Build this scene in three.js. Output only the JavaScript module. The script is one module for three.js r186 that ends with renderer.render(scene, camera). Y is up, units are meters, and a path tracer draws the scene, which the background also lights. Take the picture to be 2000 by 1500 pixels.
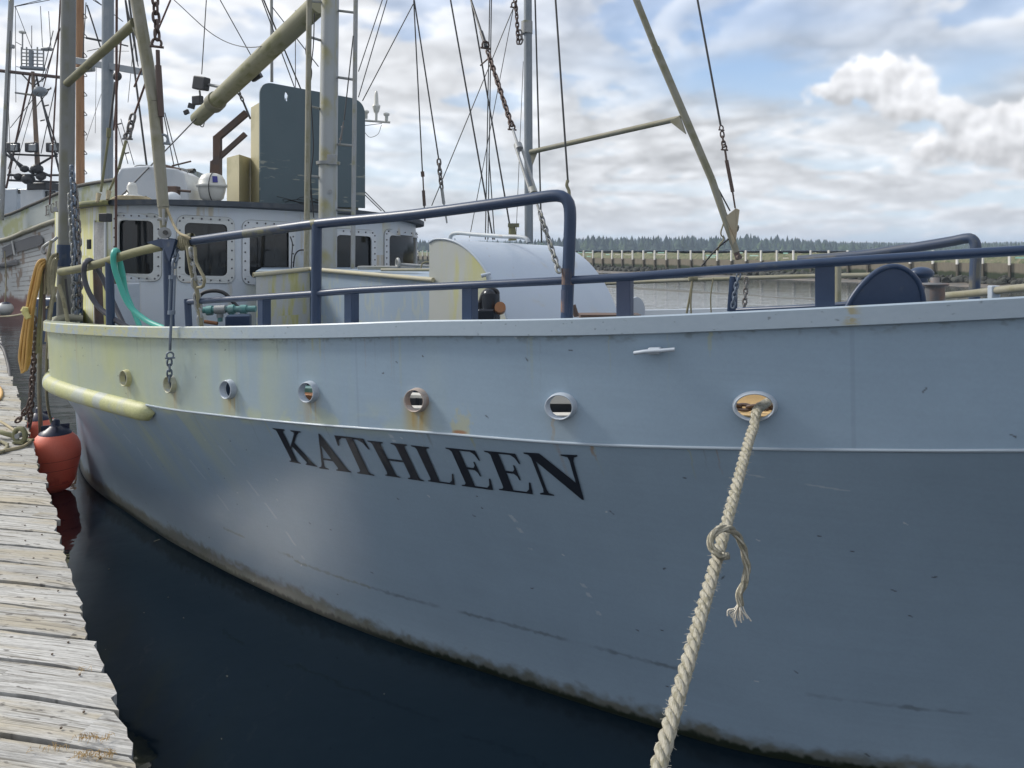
import * as THREE from 'three';
import { mergeGeometries } from 'three/addons/utils/BufferGeometryUtils.js';
import { RoundedBoxGeometry } from 'three/addons/geometries/RoundedBoxGeometry.js';
import { FontLoader } from 'three/addons/loaders/FontLoader.js';

// ---------------------------------------------------------------- camera, sky, sun, exposure
const scene = new THREE.Scene();
const F = 1500, HY = 489, CH = 2.05;               // focal length and horizon in photograph pixels; eye height above the water
const camera = new THREE.PerspectiveCamera(2 * Math.atan(750 / F) * 180 / Math.PI, 4 / 3, 0.1, 6000);
camera.position.set(0, CH, 0);
camera.lookAt(0, CH, -1);
camera.setViewOffset(2000, 1500, 0, 750 - HY, 2000, 1500);
camera.updateProjectionMatrix();
const renderer = new THREE.WebGLRenderer({ antialias: true });
renderer.setSize(1024, 768);
renderer.toneMapping = THREE.LinearToneMapping;
renderer.toneMappingExposure = 1.28;
renderer.shadowMap.enabled = true;
const SUN = new THREE.Vector3(-0.73, 0.63, -0.24).normalize();
const sun = new THREE.DirectionalLight(new THREE.Color(1, 0.95, 0.87), 2.8);
sun.position.copy(SUN).multiplyScalar(60);
sun.castShadow = true;
sun.shadow.radius = 24;
sun.shadow.mapSize.set(4096, 4096);
Object.assign(sun.shadow.camera, { left: -30, right: 30, top: 30, bottom: -30, near: 1, far: 160 });
scene.add(sun, sun.target);

// seeded noise
function rng(seed) { let s = seed >>> 0; return () => { s = (s + 0x6D2B79F5) >>> 0; let t = s; t = Math.imul(t ^ (t >>> 15), t | 1); t ^= t + Math.imul(t ^ (t >>> 7), t | 61); return ((t ^ (t >>> 14)) >>> 0) / 4294967296; }; }
const PERM = new Uint8Array(512), GR = new Float32Array(256);
{ const r = rng(77), a = []; for (let i = 0; i < 256; i++) { a.push(i); GR[i] = r(); } for (let i = 255; i > 0; i--) { const j = Math.floor(r() * (i + 1)); [a[i], a[j]] = [a[j], a[i]]; } for (let i = 0; i < 512; i++) PERM[i] = a[i & 255]; }
function noise(x, y) {
  const xi = Math.floor(x), yi = Math.floor(y); let fx = x - xi, fy = y - yi;
  fx = fx * fx * (3 - 2 * fx); fy = fy * fy * (3 - 2 * fy);
  const X = xi & 255, Y = yi & 255, a = PERM[X] + Y, b = PERM[X + 1] + Y;
  const g00 = GR[PERM[a & 511]], g10 = GR[PERM[b & 511]], g01 = GR[PERM[(a + 1) & 511]], g11 = GR[PERM[(b + 1) & 511]];
  return g00 + (g10 - g00) * fx + (g01 - g00) * fy + (g00 - g10 - g01 + g11) * fx * fy;
}
function fbm(x, y, o = 5) { let s = 0, a = 0.5, n = 0; for (let i = 0; i < o; i++) { s += a * noise(x, y); n += a; x = x * 2.03 + 17.1; y = y * 2.01 + 9.7; a *= 0.52; } return s / n; }
const clamp = (x, a = 0, b = 1) => Math.min(b, Math.max(a, x));
const sm = (a, b, x) => { const t = clamp((x - a) / (b - a)); return t * t * (3 - 2 * t); };
const lerp = (a, b, t) => a + (b - a) * t;
const mix3 = (a, b, t) => [lerp(a[0], b[0], t), lerp(a[1], b[1], t), lerp(a[2], b[2], t)];

// the sky: broken cloud over pale blue, a few cumulus heads, brighter towards the sun
{
  const w = 2048, h = 1024, data = new Float32Array(w * h * 4);
  const heads = [[1690, 180, 84], [1750, 170, 76], [1625, 180, 52], [1810, 205, 62], [1655, 140, 44], [1730, 128, 42], [1860, 225, 50], [2010, 275, 110], [1890, 280, 70], [2120, 240, 130], [1950, 225, 58], [1800, 300, 44]];
  const gaps = [[1500, 185, 230, 50, 1.0], [1900, 150, 160, 50, 0.7], [1420, 60, 330, 60, 0.62], [1850, 195, 70, 45, 0.8], [1480, 200, 260, 34, 0.7], [900, 350, 120, 70, 0.42], [1250, 150, 190, 32, 0.4], [560, 190, 110, 60, 0.25]];
  for (let j = 0; j < h; j++) {
    const el = ((j + 0.5) / h - 0.5) * Math.PI, y = Math.sin(el), c = Math.cos(el);
    for (let i = 0; i < w; i++) {
      const az = ((i + 0.5) / w - 0.5) * 2 * Math.PI, x = c * Math.cos(az), z = c * Math.sin(az);
      const yy = Math.max(y, 0), q = 1 / (yy + 0.13);
      const px = x * q, pz = z * q;
      if (y < -0.06) { const k = (j * w + i) * 4; data[k] = 0.30; data[k + 1] = 0.34; data[k + 2] = 0.36; data[k + 3] = 1; continue; }
      const wx = fbm(px * 0.8 + 31, pz * 0.8 + 7, 3) - 0.5, wz = fbm(px * 0.8 + 3, pz * 0.8 + 51, 3) - 0.5;
      const dens = (a, b) => 0.5 * fbm(a * 1.2 + wx * 0.9 + 11.3, b * 1.2 + wz * 0.9 + 4.2, 6) + 0.5 * (1 - Math.abs(2 * fbm(a * 2.6 + wx + 40.3, b * 2.6 + wz + 14.2, 6) - 1));
      const d1 = dens(px, pz), dl = dens(px + SUN.x * 0.09, pz + SUN.z * 0.09), d2 = fbm(px * 2.3 + wx + 40.3, pz * 2.3 + wz + 14.2, 3);
      let cover = sm(0.50, 0.64, d1);
      cover = Math.max(cover, 0.38 + 0.42 * sm(0.35, 0.7, fbm(px * 0.7 + 70, pz * 2.2 + 5, 4)));
      let hx = 0, hy = 0, head = 0, top = 0;
      if (z < -0.05) {
        hx = 1000 + F * x / -z; hy = HY - F * y / -z;
        for (const [gx, gy, rx, ry, k] of gaps) { const ex = (hx - gx + (d2 - 0.5) * 260) / rx, ey = (hy - gy + (d1 - 0.5) * 150) / ry; cover *= 1 - k * Math.exp(-(ex * ex + ey * ey) * 0.9); }
        const nx = hx + (fbm(hx * 0.016, hy * 0.016, 6) - 0.5) * 90, ny = hy + (fbm(hx * 0.016 + 50, hy * 0.016 + 9, 6) - 0.5) * 90;
        let s = 0, wy = 0;
        for (const [gx, gy, r] of heads) { const ex = (nx - gx) / r, ey = (ny - gy) / (ny > gy ? r * 0.6 : r * 0.8), k = Math.exp(-(ex * ex + ey * ey) * 1.6); s += k; wy += k * (gy - ny) / r; }
        head = sm(0.32, 0.56, s); top = s > 1e-4 ? wy / s : 0;
      }
      const blue = mix3([0.56, 0.69, 0.78], [0.19, 0.34, 0.62], sm(0.02, 0.36, yy));
      // lit flanks towards the sun, grey bellies where it is thick
      const thick = sm(0.60, 0.82, d1);
      let bright = 0.75 + 1.7 * clamp(d1 - dl, -0.15, 0.15) - 0.27 * thick + 0.10 * (d2 - 0.5);
      const cs = Math.max(0, x * SUN.x + y * SUN.y + z * SUN.z);
      bright = clamp(bright, 0.43, 0.98) + 0.30 * Math.pow(cs, 6) + 0.12 * Math.pow(cs, 2) - 0.04;
      const haze = sm(0.16, 0.0, yy);
      bright = lerp(bright, 0.74, haze * 0.45);
      let cl = [bright * 0.965, bright * 0.985, bright * 1.02];
      let col = mix3(blue, cl, cover);
      if (head > 0) { const b = clamp(0.66 + 0.34 * top + 0.9 * (fbm(hx * 0.022, hy * 0.022, 6) - fbm(hx * 0.022 - 0.22, hy * 0.022 - 0.3, 6)), 0.46, 0.95); col = mix3(col, [b * 0.99, b * 0.99, b * 1.01], head * 0.94); }
      if (y < 0) col = mix3(col, [0.30, 0.34, 0.36], sm(0, -0.05, y));
      const k = (j * w + i) * 4; data[k] = col[0]; data[k + 1] = col[1]; data[k + 2] = col[2]; data[k + 3] = 1;
    }
  }
  const t = new THREE.DataTexture(data, w, h, THREE.RGBAFormat, THREE.FloatType);
  t.mapping = THREE.EquirectangularReflectionMapping; t.magFilter = t.minFilter = THREE.LinearFilter; t.wrapS = THREE.RepeatWrapping; t.needsUpdate = true;
  scene.background = t; scene.environment = t; scene.environmentIntensity = 1; scene.backgroundIntensity = 1;
}
scene.fog = new THREE.FogExp2(new THREE.Color(0.66, 0.80, 1.0), 0.0007);

// ---------------------------------------------------------------- helpers
const V3 = (x, y, z) => new THREE.Vector3(x, y, z);
const W = (px, py, d) => V3((px - 1000) / F * d, CH - (py - HY) / F * d, -d);       // a point at a given distance
// the boat's own frame: u forward, v across (0 = near side, 5 = far side); it lists a little to the far side
const OX = -3.38, OD = 5.6, UX = 0.7218, UD = -0.6921, LIST = 0.035;
const B = (u, v, y) => V3(OX + UX * u - UD * v, y - LIST * v, -(OD + UD * u + UX * v));
const atV = (px, py, v) => { const k = (px - 1000) / F; return W(px, py, (v + 1.7028) / (0.6921 * k + 0.7218)); };
const atU = (px, py, u) => { const k = (px - 1000) / F; return W(px, py, (u - 6.3154) / (0.7218 * k - 0.6921)); };
const used = {};
const numbered = n => { used[n] = (used[n] ?? -1) + 1; return used[n] ? `${n}_${String(used[n]).padStart(3, '0')}` : n; };
function mat(r, g, b, rough = 0.6, metal = 0, o = {}) { return new THREE.MeshPhysicalMaterial({ color: new THREE.Color().setRGB(r, g, b), roughness: rough, metalness: metal, side: THREE.DoubleSide, ...o }); }
function thing(name, label, category, base, group, kind) {
  const o = new THREE.Group(); o.name = numbered(name); o.position.copy(base); scene.add(o);
  o.userData = { label, category }; if (group) o.userData.group = group; if (kind) o.userData.kind = kind;
  o.userData_base = base.clone(); return o;
}
const baseOf = p => { let o = p; while (o && !o.userData_base) o = o.parent; return o ? o.userData_base : V3(0, 0, 0); };
function add(name, geo, m, parent) {                        // geometry given in world metres; children keep it relative to the thing's base
  const g = Array.isArray(geo) ? mergeGeometries(geo.map(x => { const y = x.index ? x.toNonIndexed() : x; for (const k of Object.keys(y.attributes)) if (!['position', 'normal', 'uv'].includes(k)) y.deleteAttribute(k); return y; })) : geo;
  const b = baseOf(parent); g.translate(-b.x, -b.y, -b.z);
  const o = new THREE.Mesh(g, m); o.name = name; o.castShadow = o.receiveShadow = true; parent.add(o); return o;
}
function solo(name, geo, m, label, category, base, group, kind) {
  const g = Array.isArray(geo) ? mergeGeometries(geo.map(x => x.index ? x.toNonIndexed() : x)) : geo;
  g.translate(-base.x, -base.y, -base.z);
  const o = new THREE.Mesh(g, m); o.name = numbered(name); o.position.copy(base); o.castShadow = o.receiveShadow = true; scene.add(o);
  o.userData = { label, category }; if (group) o.userData.group = group; if (kind) o.userData.kind = kind; return o;
}
function structure(name, geo, m) { const o = new THREE.Mesh(geo, m); o.name = name; o.userData = { kind: 'structure' }; o.receiveShadow = o.castShadow = true; scene.add(o); return o; }
function tube(pts, r, seg, rad = 8, tension = 0.5) { const c = new THREE.CatmullRomCurve3(pts, false, 'centripetal', tension); return new THREE.TubeGeometry(c, seg ?? Math.max(8, pts.length * 8), r, rad); }
function bar(a, b, r0, r1 = r0, rad = 12) {
  const d = b.clone().sub(a), g = new THREE.CylinderGeometry(r1, r0, d.length(), rad, 1);
  g.applyQuaternion(new THREE.Quaternion().setFromUnitVectors(V3(0, 1, 0), d.clone().normalize())); g.translate((a.x + b.x) / 2, (a.y + b.y) / 2, (a.z + b.z) / 2); return g;
}
function frameAt(geo, p, xAxis, yAxis) { const x = xAxis.clone().normalize(), z = x.clone().cross(yAxis).normalize(), y = z.clone().cross(x); geo.applyMatrix4(new THREE.Matrix4().makeBasis(x, y, z).setPosition(p)); return geo; }
const UP = V3(0, 1, 0), UDIR = V3(UX, 0, -UD), VDIR = V3(-UD, -LIST, -UX).normalize();   // UDIR forward, VDIR to the far side
function boxUV(g, s = 1) {
  const p = g.attributes.position, n = g.attributes.normal, uv = new Float32Array(p.count * 2);
  for (let i = 0; i < p.count; i++) { const ax = Math.abs(n.getX(i)), ay = Math.abs(n.getY(i)), az = Math.abs(n.getZ(i)); const a = ay > ax && ay > az ? [p.getX(i), p.getZ(i)] : ax > az ? [p.getZ(i), p.getY(i)] : [p.getX(i), p.getY(i)]; uv[i * 2] = a[0] * s; uv[i * 2 + 1] = a[1] * s; }
  g.setAttribute('uv', new THREE.BufferAttribute(uv, 2)); return g;
}
function texture(w, h, fn, srgb = true, repeat = true) {      // fn(x, y) returns linear rgb
  const d = new Uint8Array(w * h * 4), enc = c => Math.round(255 * clamp(srgb ? (c <= 0.0031308 ? 12.92 * c : 1.055 * Math.pow(Math.max(c, 0), 1 / 2.4) - 0.055) : c));
  for (let j = 0; j < h; j++) for (let i = 0; i < w; i++) { const c = fn(i, j), k = (j * w + i) * 4; d[k] = enc(c[0]); d[k + 1] = enc(c[1]); d[k + 2] = enc(c[2]); d[k + 3] = 255; }
  const t = new THREE.DataTexture(d, w, h); t.magFilter = THREE.LinearFilter; t.minFilter = THREE.LinearMipmapLinearFilter; t.generateMipmaps = true;
  if (repeat) t.wrapS = t.wrapT = THREE.RepeatWrapping; if (srgb) t.colorSpace = THREE.SRGBColorSpace; t.needsUpdate = true; return t;
}
const gray = v => [v, v, v];
function curve(pts) {                                         // smooth monotone-ish interpolation through [x, y] pairs
  return x => {
    const n = pts.length; if (x <= pts[0][0]) return pts[0][1] + (x - pts[0][0]) * (pts[1][1] - pts[0][1]) / (pts[1][0] - pts[0][0]) * 0; if (x >= pts[n - 1][0]) return pts[n - 1][1];
    let i = 0; while (x > pts[i + 1][0]) i++;
    const sl = k => k <= 0 ? (pts[1][1] - pts[0][1]) / (pts[1][0] - pts[0][0]) : k >= n - 1 ? (pts[n - 1][1] - pts[n - 2][1]) / (pts[n - 1][0] - pts[n - 2][0]) : (pts[k + 1][1] - pts[k - 1][1]) / (pts[k + 1][0] - pts[k - 1][0]);
    const h = pts[i + 1][0] - pts[i][0], t = (x - pts[i][0]) / h, a = sl(i) * h, b = sl(i + 1) * h, t2 = t * t, t3 = t2 * t;
    return (2 * t3 - 3 * t2 + 1) * pts[i][1] + (t3 - 2 * t2 + t) * a + (-2 * t3 + 3 * t2) * pts[i + 1][1] + (t3 - t2) * b;
  };
}
function grid(fn, us, ws, uvf) {                              // fn(u, w) -> Vector3, smooth normals by differences
  const P = [], N = [], T = [], I = [], e = 1e-3;
  for (const w of ws) for (const u of us) {
    const p = fn(u, w), a = fn(u + e, w).sub(fn(u - e, w)), b = fn(u, w + e).sub(fn(u, w - e)), n = a.cross(b).normalize();
    P.push(p.x, p.y, p.z); N.push(n.x, n.y, n.z); const t = uvf ? uvf(u, w, p) : [u, w]; T.push(t[0], t[1]);
  }
  const m = us.length; for (let j = 0; j < ws.length - 1; j++) for (let i = 0; i < m - 1; i++) { const a = j * m + i; I.push(a, a + 1, a + m, a + 1, a + m + 1, a + m); }
  const g = new THREE.BufferGeometry(); g.setAttribute('position', new THREE.Float32BufferAttribute(P, 3)); g.setAttribute('normal', new THREE.Float32BufferAttribute(N, 3)); g.setAttribute('uv', new THREE.Float32BufferAttribute(T, 2)); g.setIndex(I); return g;
}
const range = (a, b, n) => Array.from({ length: n + 1 }, (_, i) => a + (b - a) * i / n);
function prism(plan, y0, y1) {                                // plan: world points (x, z) as Vector3; y0 / y1 numbers or functions of the point
  const f = y => typeof y === 'function' ? y : () => y, lo = f(y0), hi = f(y1), n = plan.length, P = [];
  const tri = (a, b, c) => P.push(a.x, a.y, a.z, b.x, b.y, b.z, c.x, c.y, c.z), L = plan.map(p => V3(p.x, lo(p), p.z)), H = plan.map(p => V3(p.x, hi(p), p.z));
  for (let i = 0; i < n; i++) { const j = (i + 1) % n; tri(L[i], L[j], H[j]); tri(L[i], H[j], H[i]); }
  for (const [a, b, c] of THREE.ShapeUtils.triangulateShape(plan.map(p => new THREE.Vector2(p.x, p.z)), [])) { tri(H[a], H[b], H[c]); tri(L[a], L[b], L[c]); }
  const g = new THREE.BufferGeometry(); g.setAttribute('position', new THREE.Float32BufferAttribute(P, 3)); g.computeVertexNormals(); return boxUV(g);
}

// ---------------------------------------------------------------- materials
// painted metal with blotches: base colour, second colour where the blotch noise is high
function blotchTex(a, b, lo, hi, sx, sy, seed, speck = 0.06, c) {
  return texture(256, 256, (i, j) => {
    const per = (f, o) => { const x = i / 256, y = j / 256, q = (X, Y) => fbm(X * sx + seed + o, Y * sy + seed * 1.7 + o, f); return lerp(lerp(q(x, y), q(x - 1, y), x), lerp(q(x, y - 1), q(x - 1, y - 1), x), y); };
    let col = mix3(a, b, sm(lo, hi, per(4, 0))); if (c) col = mix3(col, c, sm(0.62, 0.72, per(5, 30)));
    const k = 1 + speck * (noise(i * 0.9, j * 0.9) - 0.5) * 2; return [col[0] * k, col[1] * k, col[2] * k];
  });
}
const texMat = (t, rough, metal = 0, o = {}) => mat(1, 1, 1, rough, metal, { map: t, ...o });
const M = {
  navy: texMat(blotchTex([0.016, 0.035, 0.080], [0.026, 0.048, 0.098], 0.4, 0.7, 5, 5, 3, 0.1, [0.06, 0.075, 0.10]), 0.38),
  navyMoss: texMat(blotchTex([0.045, 0.06, 0.10], [0.15, 0.15, 0.075], 0.42, 0.62, 6, 5, 9, 0.15), 0.55),
  
  mossPipe: texMat(blotchTex([0.20, 0.195, 0.10], [0.13, 0.13, 0.085], 0.4, 0.65, 5, 6, 14, 0.12), 0.75),
  galv: texMat(blotchTex([0.30, 0.31, 0.32], [0.26, 0.26, 0.19], 0.45, 0.7, 4, 6, 21, 0.1), 0.5, 0.25),
  galvMoss: texMat(blotchTex([0.25, 0.24, 0.19], [0.19, 0.18, 0.11], 0.4, 0.65, 5, 6, 27, 0.12, [0.2, 0.16, 0.1]), 0.65, 0.1),
  boomMoss: texMat(blotchTex([0.30, 0.29, 0.20], [0.19, 0.19, 0.09], 0.4, 0.66, 4, 5, 31, 0.12), 0.75),
  steelGrey: texMat(blotchTex([0.20, 0.23, 0.26], [0.26, 0.28, 0.30], 0.4, 0.7, 4, 4, 35, 0.08), 0.5, 0.2),
  wire: mat(0.07, 0.07, 0.07, 0.5, 0.4), rustWire: mat(0.10, 0.055, 0.045, 0.7, 0.2),
  chain: texMat(blotchTex([0.20, 0.20, 0.20], [0.14, 0.09, 0.06], 0.45, 0.65, 6, 6, 41, 0.2), 0.5, 0.5),
  rustChain: mat(0.11, 0.08, 0.07, 0.6, 0.4),
  chainBlue: texMat(blotchTex([0.17, 0.21, 0.27], [0.13, 0.15, 0.18], 0.4, 0.6, 6, 6, 44, 0.2), 0.5, 0.3),
  white: texMat(blotchTex([0.60, 0.63, 0.66], [0.53, 0.57, 0.61], 0.4, 0.7, 3, 4, 51, 0.03), 0.35),
  houseAlgae: null,
  cream: texMat(blotchTex([0.44, 0.40, 0.25], [0.35, 0.32, 0.19], 0.4, 0.7, 3, 4, 57, 0.06), 0.55),
  paleGrey: texMat(blotchTex([0.40, 0.45, 0.51], [0.34, 0.39, 0.45], 0.4, 0.7, 3, 4, 61, 0.04), 0.4),
  roofEdge: texMat(blotchTex([0.05, 0.062, 0.08], [0.09, 0.10, 0.11], 0.45, 0.7, 5, 5, 66, 0.1), 0.6),
  slate: null,
  glass: mat(0.012, 0.014, 0.016, 0.06, 0, { ior: 1.5 }),
  bolt: mat(0.12, 0.12, 0.13, 0.5, 0.5),
  rubber: mat(0.025, 0.025, 0.028, 0.6), cable: mat(0.02, 0.02, 0.022, 0.55),
  rust: texMat(blotchTex([0.13, 0.088, 0.07], [0.10, 0.08, 0.075], 0.4, 0.6, 5, 5, 71, 0.2), 0.85),
  greenHose: mat(0.05, 0.36, 0.29, 0.45), darkHose: mat(0.06, 0.06, 0.075, 0.55),
  red: texMat(blotchTex([0.97, 0.23, 0.14], [0.94, 0.19, 0.11], 0.4, 0.7, 3, 3, 75, 0.08, [0.62, 0.10, 0.07]), 0.5, 0, { transmission: 0.22, thickness: 0 }), blueCap: mat(0.012, 0.016, 0.045, 0.4),
  buoyWhite: mat(0.62, 0.62, 0.60, 0.5),
  yellowLine: texMat(blotchTex([0.55, 0.33, 0.10], [0.46, 0.27, 0.08], 0.4, 0.6, 6, 3, 81, 0.2), 0.6), yellowFit: mat(0.55, 0.50, 0.20, 0.6),
  ropeDirty: texMat(blotchTex([0.26, 0.24, 0.16], [0.17, 0.155, 0.10], 0.4, 0.6, 8, 8, 87, 0.3), 0.95), ropeTan: texMat(blotchTex([0.42, 0.36, 0.24], [0.34, 0.28, 0.17], 0.4, 0.6, 8, 8, 91, 0.25), 0.95),
  plasticWhite: mat(0.66, 0.66, 0.62, 0.35), lampBlack: mat(0.035, 0.036, 0.04, 0.5), lampLens: mat(0.2, 0.22, 0.24, 0.08, 0.2), patina: texMat(blotchTex([0.09, 0.24, 0.23], [0.17, 0.27, 0.27], 0.4, 0.6, 6, 6, 95, 0.2), 0.6, 0.2),
  woodMast: texMat(blotchTex([0.36, 0.20, 0.10], [0.29, 0.155, 0.08], 0.4, 0.6, 14, 2, 99, 0.15), 0.75),
  lumber: texMat(blotchTex([0.62, 0.44, 0.22], [0.52, 0.36, 0.17], 0.35, 0.65, 3, 18, 103, 0.08), 0.75), lumberWhite: mat(0.62, 0.60, 0.55, 0.7),
  copper: mat(0.28, 0.13, 0.06, 0.5, 0.4),
};
M.slate = texMat(texture(512, 512, (i, j) => {              // slate-blue board with pale horizontal scuffs low down
  const x = i / 512, y = j / 512, n = fbm(x * 4, y * 4, 4); let c = mix3([0.075, 0.115, 0.135], [0.10, 0.14, 0.16], n);
  const s = sm(0.60, 0.70, fbm(x * 9 + 5, y * 70 + 3, 4)) * sm(0.52, 0.36, y + 0.15 * (fbm(x * 3, y * 3, 3) - 0.5)) * sm(0.5, 0.6, fbm(x * 4 + 9, y * 12, 3) + 0.07);
  return mix3(c, [0.32, 0.33, 0.28], s * 0.85);
}), 0.5);
M.houseAlgae = texMat(texture(512, 512, (i, j) => {          // white paint under streaky yellow algae
  const x = i / 512, y = j / 512, st = fbm(x * 26 + 3, y * 2.2, 5), c = mix3([0.60, 0.62, 0.60], [0.56, 0.54, 0.20], sm(0.25, 0.6, st)); return mix3(c, [0.42, 0.42, 0.22], sm(0.6, 0.75, fbm(x * 9, y * 7 + 4, 5)) * 0.6);
}), 0.5);

// ---------------------------------------------------------------- the setting
const R = rng(5);
{ // water: a calm basin round the boat and dock, the wind-ruffled channel beyond
  const ripple = (sx, sy, seed) => texture(512, 512, (i, j) => {
    const x = i / 512, y = j / 512, q = (X, Y) => fbm(X * sx + seed, Y * sy + seed, 5); const v = lerp(lerp(q(x, y), q(x - 1, y), x), lerp(q(x, y - 1), q(x - 1, y - 1), x), y); return gray(v);
  }, false);
  const calm = ripple(5, 5, 13), ruffle = ripple(7, 16, 29);
  const sheet = (x0, x1, z0, z1, s) => { const g = new THREE.PlaneGeometry(x1 - x0, z1 - z0); g.rotateX(-Math.PI / 2); g.translate((x0 + x1) / 2, 0, (z0 + z1) / 2); const p = g.attributes.position, u = g.attributes.uv; for (let i = 0; i < p.count; i++) u.setXY(i, p.getX(i) / s, p.getZ(i) / s); return g; };
  structure('water', sheet(-60, 40, -7.6, 30, 3), mat(0.003, 0.008, 0.014, 0.02, 0, { ior: 1.33, bumpMap: calm, bumpScale: 0.011 }));
  structure('channel_water', sheet(-600, 600, -900, -7.6, 4), mat(0.010, 0.018, 0.020, 0.09, 0, { ior: 1.33, bumpMap: ruffle, bumpScale: 0.02 }));
}
// the breakwater runs from far left towards the right: X = c - 0.645 d
const WC = 57.4, wallAt = (n, y = 0, out = 0) => { const d = 0.02147 * WC * (59 - n), x = -0.645 * d + WC; return V3(x - out * 0.8403, y, -(d - out * 0.542)); };   // out: metres towards the boat
{
  const mudTex = texture(512, 256, (i, j) => { const n = fbm(i * 0.02, j * 0.06, 5); return mix3([0.17, 0.14, 0.11], [0.10, 0.095, 0.085], sm(0.4, 0.6, n)); });
  const mud = grid((n, o) => { const e = fbm(n * 0.25 + 4, o * 0.22, 4) - 0.5; return wallAt(n, 0.22 - 0.066 * o + e * 0.10, o); }, range(-60, 34, 120), range(-1, 5, 24), (n, o) => [n * 0.3, o * 0.3]);
  structure('mudflat', mud, mat(1, 1, 1, 0.45, 0, { map: mudTex }));
  const bar2 = grid((n, o) => wallAt(n, 0.028 - 0.045 * Math.abs(o - 20.2) + (fbm(n * 0.5, o * 0.9, 4) - 0.5) * 0.08, o), range(-60, 30, 160), range(17.6, 22.8, 16), (n, o) => [n * 0.3, o * 0.3]);
  structure('mud_bar', bar2, mat(0.085, 0.08, 0.06, 0.6));
  const land = grid((n, o) => wallAt(n, 1.78 + clamp(-o - 1, 0, 3) * 0.02 + (fbm(n * 0.8, o * 0.6, 4) - 0.5) * 0.1, o), range(-80, 34, 160), [-1.35, -2, -3, -6, -20, -80, -400], (n, o) => [n * 0.5, o * 0.2]);
  structure('grass_bank', grid((n, t) => wallAt(n, 1.27 + t * 0.56 + (fbm(n * 1.7, t * 2, 4) - 0.5) * 0.22 * t, -0.35 - t * 0.9), range(-80, 34, 340), range(0, 1, 4), (n, t) => [n * 0.7, t * 0.6]), mat(1, 1, 1, 0.95, 0, { map: texture(256, 128, (i, j) => mix3(mix3([0.135, 0.135, 0.08], [0.08, 0.10, 0.05], sm(0.35, 0.65, fbm(i * 0.05, j * 0.05, 4))), [0.19, 0.165, 0.11], sm(0.55, 0.7, fbm(i * 0.12 + 9, j * 0.07, 4)))) }));
  structure('breakwater_top', land, mat(1, 1, 1, 0.95, 0, { map: texture(256, 256, (i, j) => mix3([0.15, 0.15, 0.09], [0.10, 0.12, 0.06], fbm(i * 0.06, j * 0.06, 5))) }));
  const base = wallAt(0, 0, 0), wall = thing('seawall', 'long weathered seawall with pale fence posts across the channel', 'seawall', base);
  const wt = texture(1024, 128, (i, j) => { const y = j / 128 * 1.5, n = fbm(i * 0.04, j * 0.02, 5), f = fbm(i * 0.3, j * 0.05, 4); let c = mix3([0.21, 0.185, 0.14], [0.15, 0.135, 0.105], f); return mix3(c, mix3([0.045, 0.06, 0.03], [0.03, 0.04, 0.025], f), sm(0.86, 0.66, y + (n - 0.5) * 0.2)); });
  add('wall', grid((n, y) => wallAt(n, y, 0.02), range(-80, 34, 114), range(-0.2, 1.3, 3), (n, y) => [n * 0.12, y / 1.5]), mat(1, 1, 1, 0.9, 0, { map: wt }), wall);
  const postG = new RoundedBoxGeometry(0.125, 0.86, 0.125, 1, 0.015), postM = [mat(0.66, 0.65, 0.60, 0.8), mat(0.60, 0.59, 0.55, 0.8), mat(0.70, 0.69, 0.65, 0.8)], pileG = new THREE.BoxGeometry(0.14, 1.2, 0.12), pileM = mat(0.10, 0.09, 0.07, 0.9);
  const boardG = new THREE.BoxGeometry(1.36, 0.09, 0.03), boardM = [mat(0.26, 0.46, 0.38, 0.7), mat(0.34, 0.50, 0.42, 0.7), mat(0.42, 0.40, 0.34, 0.8), mat(0.20, 0.38, 0.33, 0.7)];
  const dir = Math.atan2(-(0.02147 * WC) * 1, 0.645 * 0.02147 * WC);
  for (let n = -45; n <= 33; n++) {
    const p = wallAt(n, 1.62, 0.1), o = new THREE.Mesh(postG, postM[Math.floor(R() * 3)]); o.name = 'fence_post'; o.position.copy(p.sub(base)); o.rotation.set((R() - 0.5) * 0.03, Math.atan2(0.542, 0.8403), (R() - 0.5) * 0.03); wall.add(o);
    const s = new THREE.Mesh(pileG, pileM); s.name = 'sheet_pile'; s.position.copy(wallAt(n, 0.66, 0.09).sub(base)); s.rotation.y = Math.atan2(0.542, 0.8403); wall.add(s);
    for (const y of [1.47, 1.66, 1.84]) if (R() < (n > 12 ? 0.22 : 0.4)) { const b = new THREE.Mesh(boardG, boardM[Math.floor(R() * 4)]); b.name = 'rail_board'; const q = wallAt(n + 0.5, y + (R() - 0.5) * 0.06, 0.02); b.position.copy(q.sub(base)); const t = wallAt(n + 1).sub(wallAt(n)); b.rotation.y = Math.atan2(-t.z, t.x); b.scale.x = 0.25 + R() * 0.7; wall.add(b); }
    for (const o2 of wall.children.slice(-5)) o2.castShadow = o2.receiveShadow = true;
  }
  // rock toe: far too many stones to count
  const rockG = new THREE.IcosahedronGeometry(0.2, 1), rp = rockG.attributes.position; for (let i = 0; i < rp.count; i++) { const k = 0.75 + 0.5 * noise(rp.getX(i) * 5 + 3, rp.getY(i) * 5 + rp.getZ(i) * 7); rp.setXYZ(i, rp.getX(i) * k * 1.3, rp.getY(i) * k * 0.8, rp.getZ(i) * k); } rockG.computeVertexNormals();
  const rocks = new THREE.InstancedMesh(rockG, mat(0.040, 0.042, 0.036, 0.9), 1800), m4 = new THREE.Matrix4(); rocks.name = 'rock_toe';
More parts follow.
